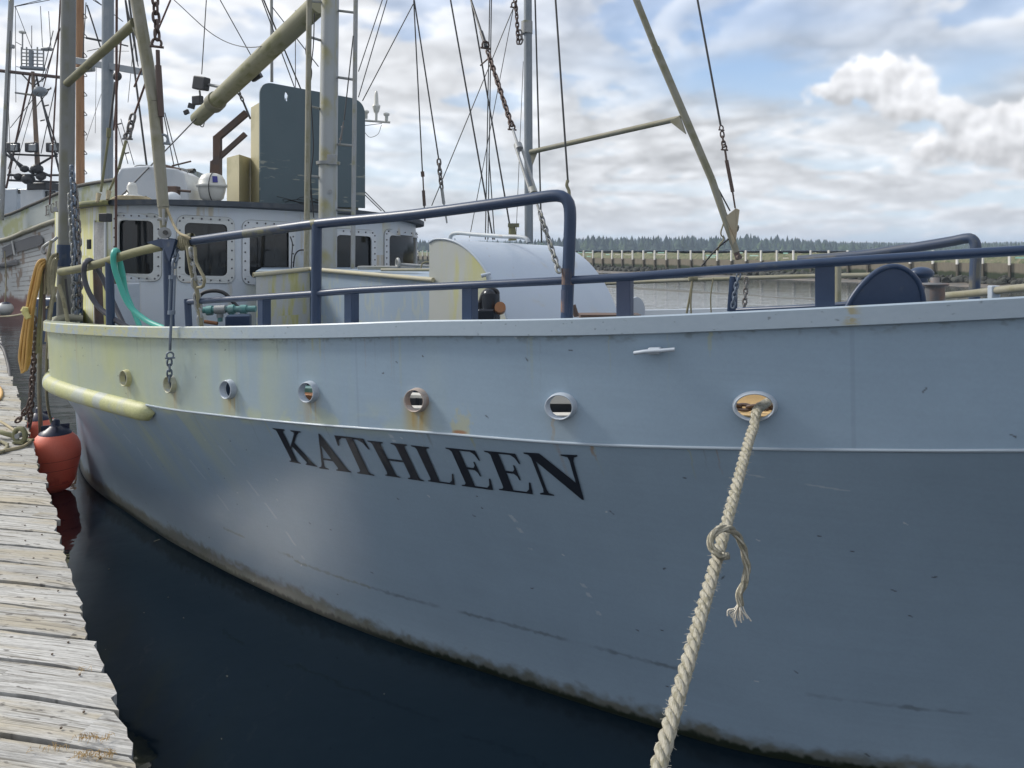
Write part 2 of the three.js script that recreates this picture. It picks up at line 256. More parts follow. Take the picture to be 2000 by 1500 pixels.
  for (let i = 0; i < 1800; i++) { const n = -50 + 84 * R(), o = 0.2 + R() * 1.3, s = 0.5 + R() * 0.9, p = wallAt(n, 0.36 - o * 0.14, o); m4.compose(p, new THREE.Quaternion().setFromEuler(new THREE.Euler(R() * 6, R() * 6, R() * 6)), V3(s, s, s)); rocks.setMatrixAt(i, m4); rocks.setColorAt(i, new THREE.Color().setScalar(0.6 + R() * 0.9)); }
  rocks.userData = { label: 'dark boulders heaped along the foot of the seawall', category: 'rocks', kind: 'stuff' }; rocks.castShadow = rocks.receiveShadow = true; scene.add(rocks);
  // wooded shore: low hills with conifers merging into one mass
  const hillH = (x, d) => { const a = x / d; return 1.5 + (d - 420) / 500 * (2.5 + 5 * fbm(a * 5 + 3, d * 0.004, 4)) + sm(700, 1500, d) * 12 * fbm(a * 3.1 + 9, 2, 3); };
  structure('far_shore', grid((a, d) => V3(a * d, hillH(a * d, d), -d), range(-1.1, 1.3, 120), [300, 430, 500, 570, 650, 800, 1000, 1300, 1700], (a, d) => [a * 40, d * 0.02]), mat(0.045, 0.065, 0.035, 0.95));
  const cone = (tiers, w, seed) => { const rr = rng(seed), gs = []; for (let t = 0; t < tiers; t++) { const y0 = 0.12 + 0.80 * t / tiers, rad = w * (1 - 0.85 * t / tiers), g = new THREE.ConeGeometry(rad, 1.75 / tiers, 8, 1, true); const p = g.attributes.position; for (let i = 0; i < p.count; i++) { const k = 0.65 + 0.7 * rr(); p.setXYZ(i, p.getX(i) * k, p.getY(i) + y0 + 0.3 / tiers + (rr() - 0.5) * 0.06, p.getZ(i) * k); } g.computeVertexNormals(); gs.push(g.toNonIndexed()); } return mergeGeometries(gs); };
  const leafM = mat(0.022, 0.040, 0.022, 0.95), woods = [cone(6, 0.26, 1), cone(5, 0.34, 2), cone(4, 0.5, 3)];
  woods.forEach((g, k) => {
    const n = k === 2 ? 3200 : 3000, im = new THREE.InstancedMesh(g, leafM, n); im.name = ['conifer_wood', 'fir_wood', 'broadleaf_wood'][k];
    for (let i = 0; i < n; i++) { const d = 430 + 420 * Math.pow(R(), 1.2), a = -1.0 + 2.2 * R(), x = a * d, big = 0.65 + 0.8 * fbm(a * 9 + 2, d * 0.01, 4), h = (k === 2 ? 3.2 + R() * 2.2 : 3.6 + R() * 3.4) * big * (1 + 0.4 * Math.exp(-(((a - 0.27) / 0.13) ** 2)) + 0.3 * Math.exp(-(((a - 0.12) / 0.06) ** 2)) - 0.12 * sm(0.4, 0.6, a)); m4.compose(V3(x, hillH(x, d) - 0.6, -d), new THREE.Quaternion().setFromEuler(new THREE.Euler(0, R() * 6, 0)), V3(h * (0.7 + R() * 0.9), h, h * (0.7 + R() * 0.9))); im.setMatrixAt(i, m4); const c = 0.7 + R() * 0.7; im.setColorAt(i, k === 2 ? new THREE.Color(c * 2.1, c * 1.9, c * 1.2) : new THREE.Color(c * (1 + 0.7 * sm(0.4, 0.7, a)), c * (1 + 0.5 * sm(0.4, 0.7, a)), c)); }
    im.userData = { label: ['dark conifer wood along the far shore', 'broad firs mixed into the wood on the far shore', 'pale green broadleaf trees low along the far shore'][k], category: 'wood', kind: 'stuff' }; scene.add(im);
  });
}

// the dock: planks laid skew to its edge, ends ragged
const DOCK = 0.5;
{ // flecks and a few twigs floating in the still water
  const gs = []; for (let i = 0; i < 16; i++) { const d = 2.6 + R() * 3.2, x = 0.49 - 0.703 * d + 0.15 + R() * (i < 8 ? 0.8 : 2.4), l = R() < 0.2 ? 0.02 + R() * 0.03 : 0.003 + R() * 0.006, g = new THREE.BoxGeometry(l, 0.002, 0.002 + R() * 0.002); g.rotateY(R() * 6.28); g.translate(x, 0.003, -d); gs.push(g); }
  const o = new THREE.Mesh(mergeGeometries(gs), mat(0.20, 0.19, 0.15, 0.9)); o.name = 'floating_debris'; o.userData = { label: 'tiny pale flecks and twigs floating between dock and hull', category: 'debris', kind: 'stuff' }; scene.add(o);
}
{
  const woodTex = (seed, tone) => texture(1024, 128, (i, j) => {
    const x = i / 1024 * 2.6, y = j / 128 * 0.19, w = (fbm(x * 1.7 + seed, y * 9, 3) - 0.5) * 0.035, g = fbm(x * 5 + seed * 3, (y + w) * 260, 4), f = fbm(x * 34 + seed, (y + w) * 620, 3), big = fbm(x * 1.6 + seed * 5, y * 14, 4);
    let c = mix3([0.24, 0.232, 0.215], [0.60, 0.59, 0.565], clamp(0.1 + 0.95 * sm(0.22, 0.72, 0.6 * g + 0.45 * f))); c = mix3(c, [0.46, 0.385, 0.25], sm(0.46, 0.7, big) * 0.8 * (0.4 + 0.6 * g));
    c = mix3(c, [0.17, 0.155, 0.13], sm(0.60, 0.70, fbm(x * 3.2 + seed * 2, (y + w) * 170, 4)) * 0.9); c = mix3(c, [0.12, 0.11, 0.10], sm(0.68, 0.74, fbm(x * 18 + 7 * seed, y * 80, 4)) * 0.85);
    return c.map(v => v * tone);
  });
  const bumpT = texture(512, 128, (i, j) => gray(fbm(i * 0.015, j * 0.9, 4) * 0.7 + 0.3 * fbm(i * 0.06, j * 0.35, 3)), false);
  const ms = [0, 1, 2, 3, 4, 5].map(k => mat(1, 1, 1, 0.88, 0, { map: woodTex(3 + k * 11.7, 0.80 + 0.06 * (k % 3)), bumpMap: bumpT, bumpScale: 0.006 }));
  const dock = new THREE.Group(); dock.name = 'dock'; dock.userData = { kind: 'structure' }; scene.add(dock);
  // plank direction: along X, coming nearer to the right; dock edge X = e0 - 0.70 d
  const dirP = V3(0.98, 0, 0.199).normalize(), perp = V3(0.199, 0, -0.98).normalize(), pitch = 0.193;
  const edge = d => 0.49 - 0.703 * d;                          // X of the edge at distance d
  for (let k = -9; k < 92; k++) {
    const o = perp.clone().multiplyScalar(k * pitch + 0.07);                     // a point on the plank's middle line
    // where the middle line meets the edge: o + t dirP, X = 0.49 - 0.703 d, d = -z
    const t = (0.49 + 0.703 * o.z - o.x) / (dirP.x - 0.703 * dirP.z), len = 3.4, w = 0.178 + (R() - 0.5) * 0.008, end = (R() - 0.5) * 0.05;
    const g = new THREE.BoxGeometry(len, 0.045, w, 40, 1, 5), p = g.attributes.position, sd = R() * 90;
    for (let i = 0; i < p.count; i++) {
      let x = p.getX(i), y = p.getY(i), z = p.getZ(i); const X = x + len / 2 - 0;
      const skew = z * 1.057;                         // the ends follow the edge
      if (x > len / 2 - 0.3) x += skew * sm(len / 2 - 0.3, len / 2, x) + (noise(z * 60 + sd, sd) - 0.5) * 0.03 * sm(len / 2 - 0.09, len / 2, x) - (noise(sd * 3, z * 19) > 0.66 ? 0.014 * sm(len / 2 - 0.08, len / 2, x) : 0);
      z += Math.sign(z) * (noise(x * 7 + sd, z > 0 ? 3 : 8) - 0.62) * 0.010 * (Math.abs(z) > w * 0.45 ? 1 : 0);
      if (y > 0) y += (noise(x * 3 + sd, z * 30) - 0.5) * 0.006 - (Math.abs(z) > w * 0.45 ? 0.006 : 0) - sm(len / 2 - 0.04, len / 2, x) * 0.012 * noise(z * 40, sd);
      p.setXYZ(i, x, y, z);
    }
    g.computeVertexNormals(); const uv = g.attributes.uv, uo = R(); for (let i = 0; i < p.count; i++) uv.setXY(i, (p.getX(i) + 1.7) / 2.6 + uo, p.getZ(i) / 0.19 + 0.5);
    const m = new THREE.Mesh(g, ms[Math.floor(R() * 6)]); m.name = 'plank'; m.castShadow = m.receiveShadow = true;
    const c = o.clone().addScaledVector(dirP, t - len / 2 + end); m.position.set(c.x, DOCK - 0.0225 + (R() - 0.5) * 0.007, c.z); m.rotation.y = -Math.atan2(dirP.z, dirP.x) + (R() - 0.5) * 0.006; m.rotation.x = (R() - 0.5) * 0.012; dock.add(m);
  }
  // timbers and floats under the planks, just inside the edge
  const along = V3(-0.703, 0, -1).normalize(), inn = V3(-1, 0, 0.703).normalize();
  const timber = (off, y, hgt, wid, name, m) => { const g = new THREE.BoxGeometry(20, hgt, wid); const a = V3(edge(0), 0, 0).addScaledVector(inn, off).addScaledVector(along, 8); frameAt(g, V3(a.x, y, a.z), along, UP); const o = new THREE.Mesh(boxUV(g), m); o.name = name; o.castShadow = o.receiveShadow = true; dock.add(o); };
  const dark = mat(0.06, 0.055, 0.045, 0.9); timber(0.10, 0.36, 0.20, 0.10, 'edge_beam', dark); timber(0.62, 0.16, 0.62, 0.9, 'float', mat(0.035, 0.035, 0.034, 0.8)); timber(1.9, 0.36, 0.2, 0.1, 'edge_beam', dark);
  // nail heads
  const ng = []; for (let k = 0; k < 60; k++) { const o = perp.clone().multiplyScalar(k * pitch + 0.07), t = (0.49 + 0.703 * o.z - o.x) / (dirP.x - 0.703 * dirP.z); for (const q of [-0.045, 0.045]) if (R() < 0.6) { const g = new THREE.CylinderGeometry(0.0042, 0.0042, 0.004, 7), c = o.clone().addScaledVector(dirP, t - 0.16 - R() * 0.05).addScaledVector(perp, q); g.translate(c.x, DOCK + 0.003, c.z); ng.push(g); } }
  const nails = new THREE.Mesh(mergeGeometries(ng), mat(0.10, 0.07, 0.05, 0.8, 0.3)); nails.name = 'nail_heads'; nails.userData.kind = 'stuff'; dock.add(nails);
  // dry grass caught in the gaps
  const bl = []; const tuft = (px, py, n, s) => { for (let i = 0; i < n; i++) { const d = (CH - DOCK) * F / (py - HY), c = V3((px - 1000) / F * d + (R() - 0.5) * s * 2.4, DOCK + 0.004, -d + (R() - 0.5) * s * 0.35), a = R() * 6.28, l = 0.008 + R() * 0.018; bl.push(tube([c, c.clone().add(V3(Math.cos(a) * l * 0.6, 0.006 + R() * 0.012, Math.sin(a) * l * 0.6)), c.clone().add(V3(Math.cos(a + 0.5) * l, 0.003, Math.sin(a + 0.5) * l))], 0.0007, 4, 3)); } };
  tuft(180, 1446, 46, 0.045); tuft(185, 1480, 60, 0.05); tuft(100, 1466, 18, 0.05); tuft(160, 1312, 8, 0.02);
  const grass = new THREE.Mesh(mergeGeometries(bl.map(g => g.toNonIndexed())), mat(0.46, 0.31, 0.13, 0.9)); grass.name = 'dry_grass'; grass.userData = { label: 'dry straw-coloured grass caught between the dock planks', category: 'grass', kind: 'stuff' }; grass.castShadow = true; scene.add(grass);
}

// ---------------------------------------------------------------- the grey fishing boat
const capV = curve([[-6, 2.5], [-5.2, 1.75], [-4, 1.25], [-2.5, 0.85], [-1, 0.36], [-0.6, 0.19], [-0.3, 0.075], [0, 0.0], [0.5, 0.015], [1.56, 0.14], [2.78, 0.269], [3.74, 0.44], [4.45, 0.611], [5.09, 0.847], [5.8, 1.158], [6.6, 1.62], [7.3, 2.12], [7.75, 2.5]]);
const capY = curve([[-6, 1.62], [-3, 1.47], [-1, 1.49], [0, 1.518], [0.8, 1.548], [1.56, 1.583], [2.2, 1.623], [2.78, 1.664], [3.3, 1.703], [3.74, 1.737], [4.45, 1.78], [5.09, 1.831], [5.8, 1.895], [7.75, 2.08]]);
const wlV = curve([[-5.4, 2.5], [-4.4, 1.8], [-3, 1.15], [-2, 0.80], [-1.06, 0.60], [0.13, 0.545], [0.92, 0.54], [2.05, 0.607], [3.01, 0.745], [3.79, 0.936], [4.5, 1.115], [4.9, 1.25], [5.4, 1.55], [6.0, 2.0], [6.6, 2.5]]);
const bulH = curve([[-2, 0.37], [-1, 0.375], [0, 0.405], [0.8, 0.445], [1.56, 0.478], [2.4, 0.48], [8, 0.48]]);
function hullPt(u, w, far = false) {                          // w 0..1 bulwark, 1..2 topside down to the water, 2..3 below it
  const yc = capY(u), yk = yc - bulH(u), vc = capV(u), yb = lerp(0, yk, clamp((u - 6.6) / 1.15)) + lerp(0, yk * 0.4, clamp((-5.4 - u) / 0.6));
  let y, v;
  if (w <= 1) { y = yc - bulH(u) * w; v = vc + 0.02 * w; }
  else if (w <= 2) { const t = w - 1; y = lerp(yk, yb, t); v = lerp(vc + 0.02, Math.min(2.5, wlV(u)), 1 - Math.pow(1 - t, 1.4)); }
  else { y = yb - 0.7 * (w - 2) * clamp((6.6 - u) / 0.6) * clamp((u + 5.4) / 0.6); v = Math.min(2.5, wlV(u) + 0.7 * (w - 2)); }
  v = Math.min(v, 2.5); const b = B(u, far ? 5 - v : v, 0); b.y = y - (far ? LIST * (5 - 2 * v) : 0); return b;
}
const project = p => [1000 + F * p.x / -p.z, HY + F * (CH - p.y) / -p.z];
function hullHit(px, py, w0, w1) {                             // the (u, w) of the near side seen at a pixel
  let u = 2.5, w = (w0 + w1) / 2; const e = 1e-3;
  for (let i = 0; i < 40; i++) { const a = project(hullPt(u, w)), b = project(hullPt(u + e, w)), c = project(hullPt(u, w + e)); const A = (b[0] - a[0]) / e, Bq = (c[0] - a[0]) / e, C = (b[1] - a[1]) / e, D = (c[1] - a[1]) / e, det = A * D - Bq * C, ex = px - a[0], ey = py - a[1]; u += clamp((ex * D - ey * Bq) / det, -0.4, 0.4); w = clamp(w + clamp((A * ey - C * ex) / det, -0.2, 0.2), w0 - 0.2, w1 + 0.2); }
  return [u, w];
}
function railPt(px, py, off = 0.05) { let lo = -1.2, hi = 7; const pr = u => project(B(u, capV(u) + off, capY(u)))[0]; for (let i = 0; i < 50; i++) { const m = (lo + hi) / 2; if (pr(m) < px) lo = m; else hi = m; } const p = B(lo, capV(lo) + off, 0); return W(px, py, -p.z); }
const uAt = (px, off = 0.05) => { let lo = -1.2, hi = 7; for (let i = 0; i < 50; i++) { const m = (lo + hi) / 2; if (project(B(m, capV(m) + off, 1.7))[0] < px) lo = m; else hi = m; } return lo; };

const boatBase = B(0, 2.5, 0).setY(0);
const boat = thing('fishing_boat', 'grey-blue steel fishing boat with white wheelhouse moored alongside the dock', 'boat', boatBase);
const holes = [[249, 738], [336, 750], [449, 760], [606, 765], [816, 781], [1097, 793], [1474, 793]].map(([px, py]) => hullHit(px, py, 0.2, 0.9));
{ // hull paint, in metres along (u) and up (y): mottled grey-blue, yellow algae aft, rust runs, grime along the waterline
  const tw = 2048, th = 512, u0 = -2.2, u1 = 6.6, Y1 = 2.0, rr = rng(31), marks = [];
  for (let i = 0; i < 150; i++) marks.push([lerp(u0, u1, rr()), rr() * 1.9, rr() < 0.25 ? 1 : 0, 0.003 + rr() * 0.006, (rr() - 0.5) * 2.5]);
  const scr = [[2.05, 0.95, 0.25, -0.35], [1.55, 0.85, 0.3, -0.38], [2.3, 0.62, 0.2, -0.3], [4.25, 0.62, 0.05, -0.14], [4.0, 0.9, 0.05, -0.16], [5.0, 1.24, 0.3, -0.03], [3.5, 1.22, 0.02, -0.06], [0.75, 0.9, 0.1, -0.2], [0.9, 0.72, 0.08, -0.2]];
  const cols = new Float32Array(tw * th * 3);
  for (let j = 0; j < th; j++) for (let i = 0; i < tw; i++) {
    const u = lerp(u0, u1, i / tw), y = j / th * Y1, yk = capY(u) - bulH(u), up = y > yk - 0.004, n = fbm(u * 1.3, y * 1.6, 4), f = fbm(u * 9, y * 7, 4), st = fbm(u * 5.5 + 5, y * 1.3, 6), st2 = fbm(u * 22 + 9, y * 2.6 + 3, 5), gr = noise(u * 150, y * 150);
    let c = mix3([0.240, 0.325, 0.415], [0.280, 0.365, 0.450], n); c = c.map(v => v * (0.94 + 0.08 * f + 0.05 * fbm(u * 3, y * 90, 3)));
    let a = 0;                                                   // algae
    if (up) {
      a = sm(3.7, 0.7, u + (st - 0.5) * 2.6) * (0.74 + 0.26 * sm(0.3, 0.65, st2 * 0.35 + f * 0.3 + st * 0.35));
      a = Math.max(a, sm(0.58, 0.72, st * 0.6 + st2 * 0.4) * sm(3.9, 1.6, u) * 0.42);
      a = Math.max(a, sm(0.16, 0.0, y - yk + (f - 0.5) * 0.12) * sm(4.4, 2.2, u) * sm(0.40, 0.6, fbm(u * 7, y * 9 + 4, 4)) * 0.8);
    } else {
      a = sm(0.42, 0.62, fbm((u - (yk - y) * 0.45) * 5.5 + 2, y * 0.7, 5)) * sm(0.75, 0.05, yk - y) * sm(2.6, 1.2, u) * sm(0.25, 0.7, u) * 0.75;
      a = Math.max(a, sm(0.05, 0.0, yk - y + (f - 0.5) * 0.06) * sm(4.6, 2.0, u) * 0.6 * sm(0.4, 0.6, st));
    }
    c = mix3(c, mix3([0.50, 0.52, 0.27], [0.39, 0.43, 0.22], f), clamp(a) * (0.70 + 0.25 * sm(0.3, 0.65, fbm(u * 4 + 31, y * 5, 5))));
    for (let k = 0; k < holes.length; k++) { const hu = holes[k][0], du = u - hu, yh = capY(hu) - bulH(hu) * holes[k][1]; if (Math.abs(du) < 0.16 && y < yh && up) { const t = [0.25, 0.3, 0.5, 0.45, 1, 0.15, 0][k] * sm(0.10, 0.03, Math.abs(du + 0.01)) * sm(0.42, 0.6, st2 * 0.7 + st * 0.3 + 0.12) * sm(0.36, 0.02, yh - y); c = mix3(c, [0.36, 0.29, 0.12], t * 0.8); } }
    if (up) { const p = Math.hypot((u - 3.92) / 0.05, (y - yk - 0.03) / 0.075); c = mix3(c, [0.44, 0.40, 0.16], sm(1.2, 0.55, p + (f - 0.5) * 2.2 + (fbm(u * 60, y * 40, 4) - 0.5) * 2.0) * 0.45); c = mix3(c, [0.30, 0.12, 0.05], sm(1, 0.4, Math.hypot((u - 3.9) / 0.05, (y - yk - 0.01) / 0.012)) * 0.8); }
    const top = capY(u) - 0.055; if (up && y > top - 0.06) c = mix3(c, [0.12, 0.14, 0.12], sm(0.5, 0.7, fbm(u * 40, y * 60, 3)) * sm(top - 0.05, top, y) * 0.6);
    // plate seam below the name, dirt caught in it here and there
    const sy = 0.295 + 0.012 * Math.sin(u * 1.7) + (u < 2.4 ? 0.02 : 0), sd = Math.abs(y - sy); if (u > 1.7) c = mix3(c, u < 3 ? [0.13, 0.14, 0.05] : [0.07, 0.08, 0.08], sm(0.011, 0.002, sd + (noise(u * 60, y * 90) - 0.5) * 0.012) * sm(0.34, 0.6, fbm(u * 5.5, 3, 4)) * 0.5);
    for (const su of [0.55, 2.42, 3.33, 5.35]) if (Math.abs(u - su) < 0.006 && up) c = mix3(c, c.map(v => v * 0.86), 0.6);
    // grime and weed at the waterline
    const g0 = 0.055 + 0.05 * sm(3.6, 2.2, u) + 0.07 * (fbm(u * 3.2, 1, 4) - 0.5) + 0.07 * (fbm(u * 24, y * 30, 3) - 0.5) + 0, gm = sm(g0 + 0.035, g0 - 0.03, y);
    c = mix3(c, mix3([0.135, 0.125, 0.085], [0.075, 0.075, 0.042], fbm(u * 11, y * 16, 4)), gm * (0.7 + 0.25 * f)); c = mix3(c, [0.018, 0.025, 0.015], sm(0.035, 0.015, y + (fbm(u * 40, y * 20, 3) - 0.5) * 0.04));
    c = c.map(v => v * (0.975 + 0.05 * gr)); const k = (j * tw + i) * 3; cols[k] = c[0]; cols[k + 1] = c[1]; cols[k + 2] = c[2];
  }
  const dab = (u, y, col, a) => { const i = Math.round((u - u0) / (u1 - u0) * tw), j = Math.round(y / Y1 * th); if (i < 0 || j < 0 || i >= tw || j >= th) return; const k = (j * tw + i) * 3; for (let q = 0; q < 3; q++) cols[k + q] = lerp(cols[k + q], col[q], a); };
  for (const [u, y, lt, l, sl] of marks) for (let t = 0; t <= 1; t += 0.2) dab(u + t * l * 1.5, y + sl * t * l * 1.5, lt ? [0.6, 0.62, 0.62] : [0.05, 0.055, 0.06], 0.75);
  for (const [u, y, du, dy] of scr) for (let t = 0; t <= 1; t += 0.003) { const wob = (fbm(t * 6 + u, 2, 3) - 0.5) * 0.02; if (fbm(t * 9 + u * 3, 7, 3) > 0.40) for (const o of [-0.006, 0, 0.005, 0.01]) dab(u + du * t + wob + o, y + dy * t, [0.42, 0.48, 0.53], 0.22 * sm(0.40, 0.6, fbm(t * 9 + u * 3, 7, 3))); }
  // thin runs: algae and rust dripping from the cap, the drain pipes and the knuckle
  const run = (u, y, l, w, col, al) => { for (let t = 0; t < 1; t += 0.012) { const k = Math.round(w * (1 - 0.7 * t)); for (let i = -k; i <= k; i++) dab(u + i * 0.0043 + 0.006 * (fbm(t * 5 + u * 9, 2, 2) - 0.5), y - l * t, col, al * (1 - t * 0.8) * (0.5 + 0.5 * noise(u * 400 + i * 3, t * 40))); } };
  for (let i = 0; i < 70; i++) { const u = Math.pow(rr(), 1.3) * 5.2 - 0.2, top = rr() < 0.7; run(u, top ? capY(u) - 0.06 : capY(u) - bulH(u) - 0.005, 0.06 + rr() * 0.26, rr() < 0.3 ? 1 : 0, rr() < 0.25 ? [0.30, 0.19, 0.09] : rr() < 0.5 ? [0.36, 0.36, 0.15] : [0.17, 0.19, 0.17], 0.16 + rr() * 0.18); }
  holes.forEach(([hu, hw], k) => { for (let i = 0; i < [2, 3, 3, 4, 7, 1, 0][k]; i++) run(hu + (rr() - 0.5) * 0.08, capY(hu) - bulH(hu) * hw - 0.045, 0.08 + rr() * 0.12, 1, [0.34, 0.24, 0.09], 0.2 + rr() * 0.15); });
  const hullTex = texture(tw, th, (i, j) => { const k = (j * tw + i) * 3; return [cols[k], cols[k + 1], cols[k + 2]]; }, true, false); hullTex.wrapS = hullTex.wrapT = THREE.ClampToEdgeWrapping;
  const wavy = texture(512, 256, (i, j) => gray(0.7 * fbm(i * 0.010, j * 0.014, 3) + 0.3 * fbm(i * 0.1, j * 0.1, 3)), false);
  const wobT = wavy;
  M.hull = mat(1, 1, 1, 0.32, 0, { map: hullTex, bumpMap: wobT, bumpScale: 0.005, specularIntensity: 0.65 });
  M.hullPlain = mat(0.36, 0.405, 0.46, 0.35);
  const uvH = (u, w, p) => [(u - u0) / (u1 - u0), p.y / Y1];
  // bulwark: a strip grid with real openings cut for the drain pipes
  const HR = 0.0465, HXS = [1.0, 1.0, 1.15, 1.15, 1.15, 1.22, 1.42], half = 0.10, segs = []; let last = -2.2; const near = (u, w) => hullPt(u, w);
  const cuts = holes.map(h => h[0]).sort((a, b) => a - b);
  const toUV = g => g;
  const strip = (a, b) => { if (b - a > 1e-4) segs.push(grid(near, range(a, b, Math.max(1, Math.ceil((b - a) / 0.08))), range(0, 0.999, 4), uvH)); };
  holes.forEach(([hu, hw], hi) => { const HX = HXS[hi];
    strip(last, hu - half); last = hu + half;
    const sh = new THREE.Shape(); const K = 8; for (let i = 0; i <= K; i++) sh[i ? 'lineTo' : 'moveTo'](hu - half + 2 * half * i / K, 0); for (let i = K; i >= 0; i--) sh.lineTo(hu - half + 2 * half * i / K, 0.999); sh.closePath();
    const ho = new THREE.Path(); for (let i = 0; i <= 28; i++) { const t = -i / 28 * 6.28318; ho[i ? 'lineTo' : 'moveTo'](hu + Math.cos(t) * HR * HX * 0.93, hw + Math.sin(t) * HR / bulH(hu) * 0.93); } sh.holes.push(ho);
    const g = new THREE.ShapeGeometry(sh), p = g.attributes.position, n = g.attributes.normal, t = g.attributes.uv, e = 1e-3;
    for (let i = 0; i < p.count; i++) { const u = p.getX(i), w = p.getY(i), q = hullPt(u, w), N = hullPt(u + e, w).sub(hullPt(u - e, w)).cross(hullPt(u, w + e).sub(hullPt(u, w - e))).normalize(); p.setXYZ(i, q.x, q.y, q.z); n.setXYZ(i, N.x, N.y, N.z); const uv = uvH(u, w, q); t.setXY(i, uv[0], uv[1]); }
    segs.push(g);
  });
  strip(last, 7.75); segs.push(grid(near, range(-6, -2.2, 30), range(0, 0.999, 4), uvH));
  const bul = add('bulwark', segs, M.hull, boat);
  add('bulwark', grid((u, w) => hullPt(u, w, true), range(-6, 7.75, 90), range(0, 0.999, 4), uvH), M.hullPlain, boat);
  const hull = add('hull', [grid(near, range(-6, 7.75, 170), [...range(1, 2, 16), 2.5, 3].map(w => Math.max(w, 1.0005)), uvH), grid((u, w) => hullPt(u, w, true), range(-6, 7.75, 60), [1.0005, 1.3, 1.6, 2, 3], uvH)], M.hull, boat);
  // rounded weld lip where bulwark meets hull
  add('knuckle_bead', tube(range(-0.9, 7.6, 90).map(u => hullPt(u, 1).addScaledVector(VDIR, -0.001)), 0.0062, 220, 8), M.hull.clone(), boat); boat.children.at(-1).material.map = null; boat.children.at(-1).material.color.setRGB(0.33, 0.39, 0.45);
  // cap rail swept along both sides
  const capSec = far => { const c = [[-0.024, 0.004], [-0.024, -0.056], [-0.008, -0.060], [0.15, -0.060], [0.15, 0.004], [-0.018, 0.010]], gs = []; for (let k = 0; k < c.length; k++) { const a = c[k], b = c[(k + 1) % c.length]; gs.push(grid((u, t) => { const p = hullPt(u, 0, far), s = far ? -1 : 1, o = lerp(a[0], b[0], t); return p.addScaledVector(VDIR, s * o).add(V3(0, lerp(a[1], b[1], t), 0)); }, range(-5.9, 7.7, 150), [0, 1], (u, t, p) => [(u - u0) / (u1 - u0), (p.y - 0.02) / Y1])); } return gs; };
  const capTex = texture(2048, 64, (i, j) => { const u = lerp(u0, u1, i / 2048), st = fbm(u * 18, j * 0.02, 5), f = fbm(u * 50, j * 0.2, 4); let c = mix3([0.31, 0.38, 0.45], [0.35, 0.42, 0.485], f); c = mix3(c, [0.46, 0.45, 0.19], sm(0.28, 0.62, st * 0.6 + f * 0.4) * sm(3.2, 0.6, u) * 0.9); c = mix3(c, [0.06, 0.07, 0.07], sm(0.74, 0.80, fbm(u * 70, j * 0.16, 4)) * 0.6); c = mix3(c, [0.33, 0.28, 0.13], sm(0.035, 0.0, Math.abs(u - 5.36 + (f - 0.5) * 0.03)) * sm(0.35, 0.6, f) * 0.8); return c; }, true, false);
  const mc = mat(1, 1, 1, 0.34, 0, { map: capTex }); mc.map.wrapS = mc.map.wrapT = THREE.RepeatWrapping;
  add('cap_rail', capSec(false).map(g => { const p = g.attributes.uv; for (let i = 0; i < p.count; i++) p.setY(i, (p.getY(i) * 13) % 1 * 0 + 0.1 + 0.8 * ((i % 300) / 300)); return g; }), mc, boat);
  add('cap_rail', capSec(true), M.hullPlain, boat);
  // deck
  add('deck', grid((u, t) => { const e = Math.min(2.5, lerp(capV(u), wlV(u), 0.45) + 0.06), v = lerp(e, 5 - e, t); return B(u, v, capY(u) - bulH(u) - 0.26 + LIST * 0.3 + 0.04 * Math.sin(t * Math.PI)); }, range(-5.9, 7.7, 60), range(0, 1, 8)), mat(0.20, 0.235, 0.27, 0.6), boat);
  // drain pipes through the bulwark
  holes.forEach(([hu, hw], i) => {
    const p = hullPt(hu, hw), e = 1e-3, xa = hullPt(hu + e, hw).sub(p).normalize(), n = V3(0, 0, 0).crossVectors(xa, UP).normalize(); if (n.z < 0) n.negate();
    const prof = [[0.96, -0.008], [0.96, 0.024], [1.0, 0.031], [1.07, 0.028], [1.12, 0.016], [1.19, -0.004]].map(([r, z]) => new THREE.Vector2(r * HR, z)), g = new THREE.LatheGeometry(prof, 40); g.rotateX(Math.PI / 2); g.scale(HXS[i], 1, 1);
    const m = new THREE.Matrix4().makeBasis(xa, UP.clone(), n).setPosition(p); g.applyMatrix4(m); g.computeVertexNormals();
    add('drain_pipe', boxUV(g), i === 4 ? texMat(blotchTex([0.44, 0.40, 0.37], [0.26, 0.16, 0.11], 0.42, 0.6, 6, 6, 7, 0.1), 0.5) : i < 2 ? M.paleAlgae ??= texMat(blotchTex([0.42, 0.43, 0.38], [0.44, 0.42, 0.22], 0.4, 0.6, 5, 5, 8, 0.1), 0.5) : M.paleGrey, boat);
  });
  // half-round rubbing strake aft
  { const us = range(-1.3, 1.50, 40), r = 0.062, sec = range(0, Math.PI, 10), P = (u, t) => { const q = hullPt(u, 1), k = u > 1.38 ? Math.sqrt(Math.max(0, 1 - ((u - 1.38) / 0.12) ** 2)) : 1; return q.add(V3(0, -0.045 + Math.cos(t) * r * k, 0)).addScaledVector(VDIR, -0.01 - Math.sin(t) * r * 1.15 * k + 0.03); };
    add('rubbing_strake', grid(P, us, sec, (u, t) => [u, t * 0.1]), texMat(blotchTex([0.40, 0.41, 0.20], [0.34, 0.37, 0.33], 0.42, 0.62, 9, 4, 12, 0.2, [0.26, 0.27, 0.15]), 0.55), boat); }
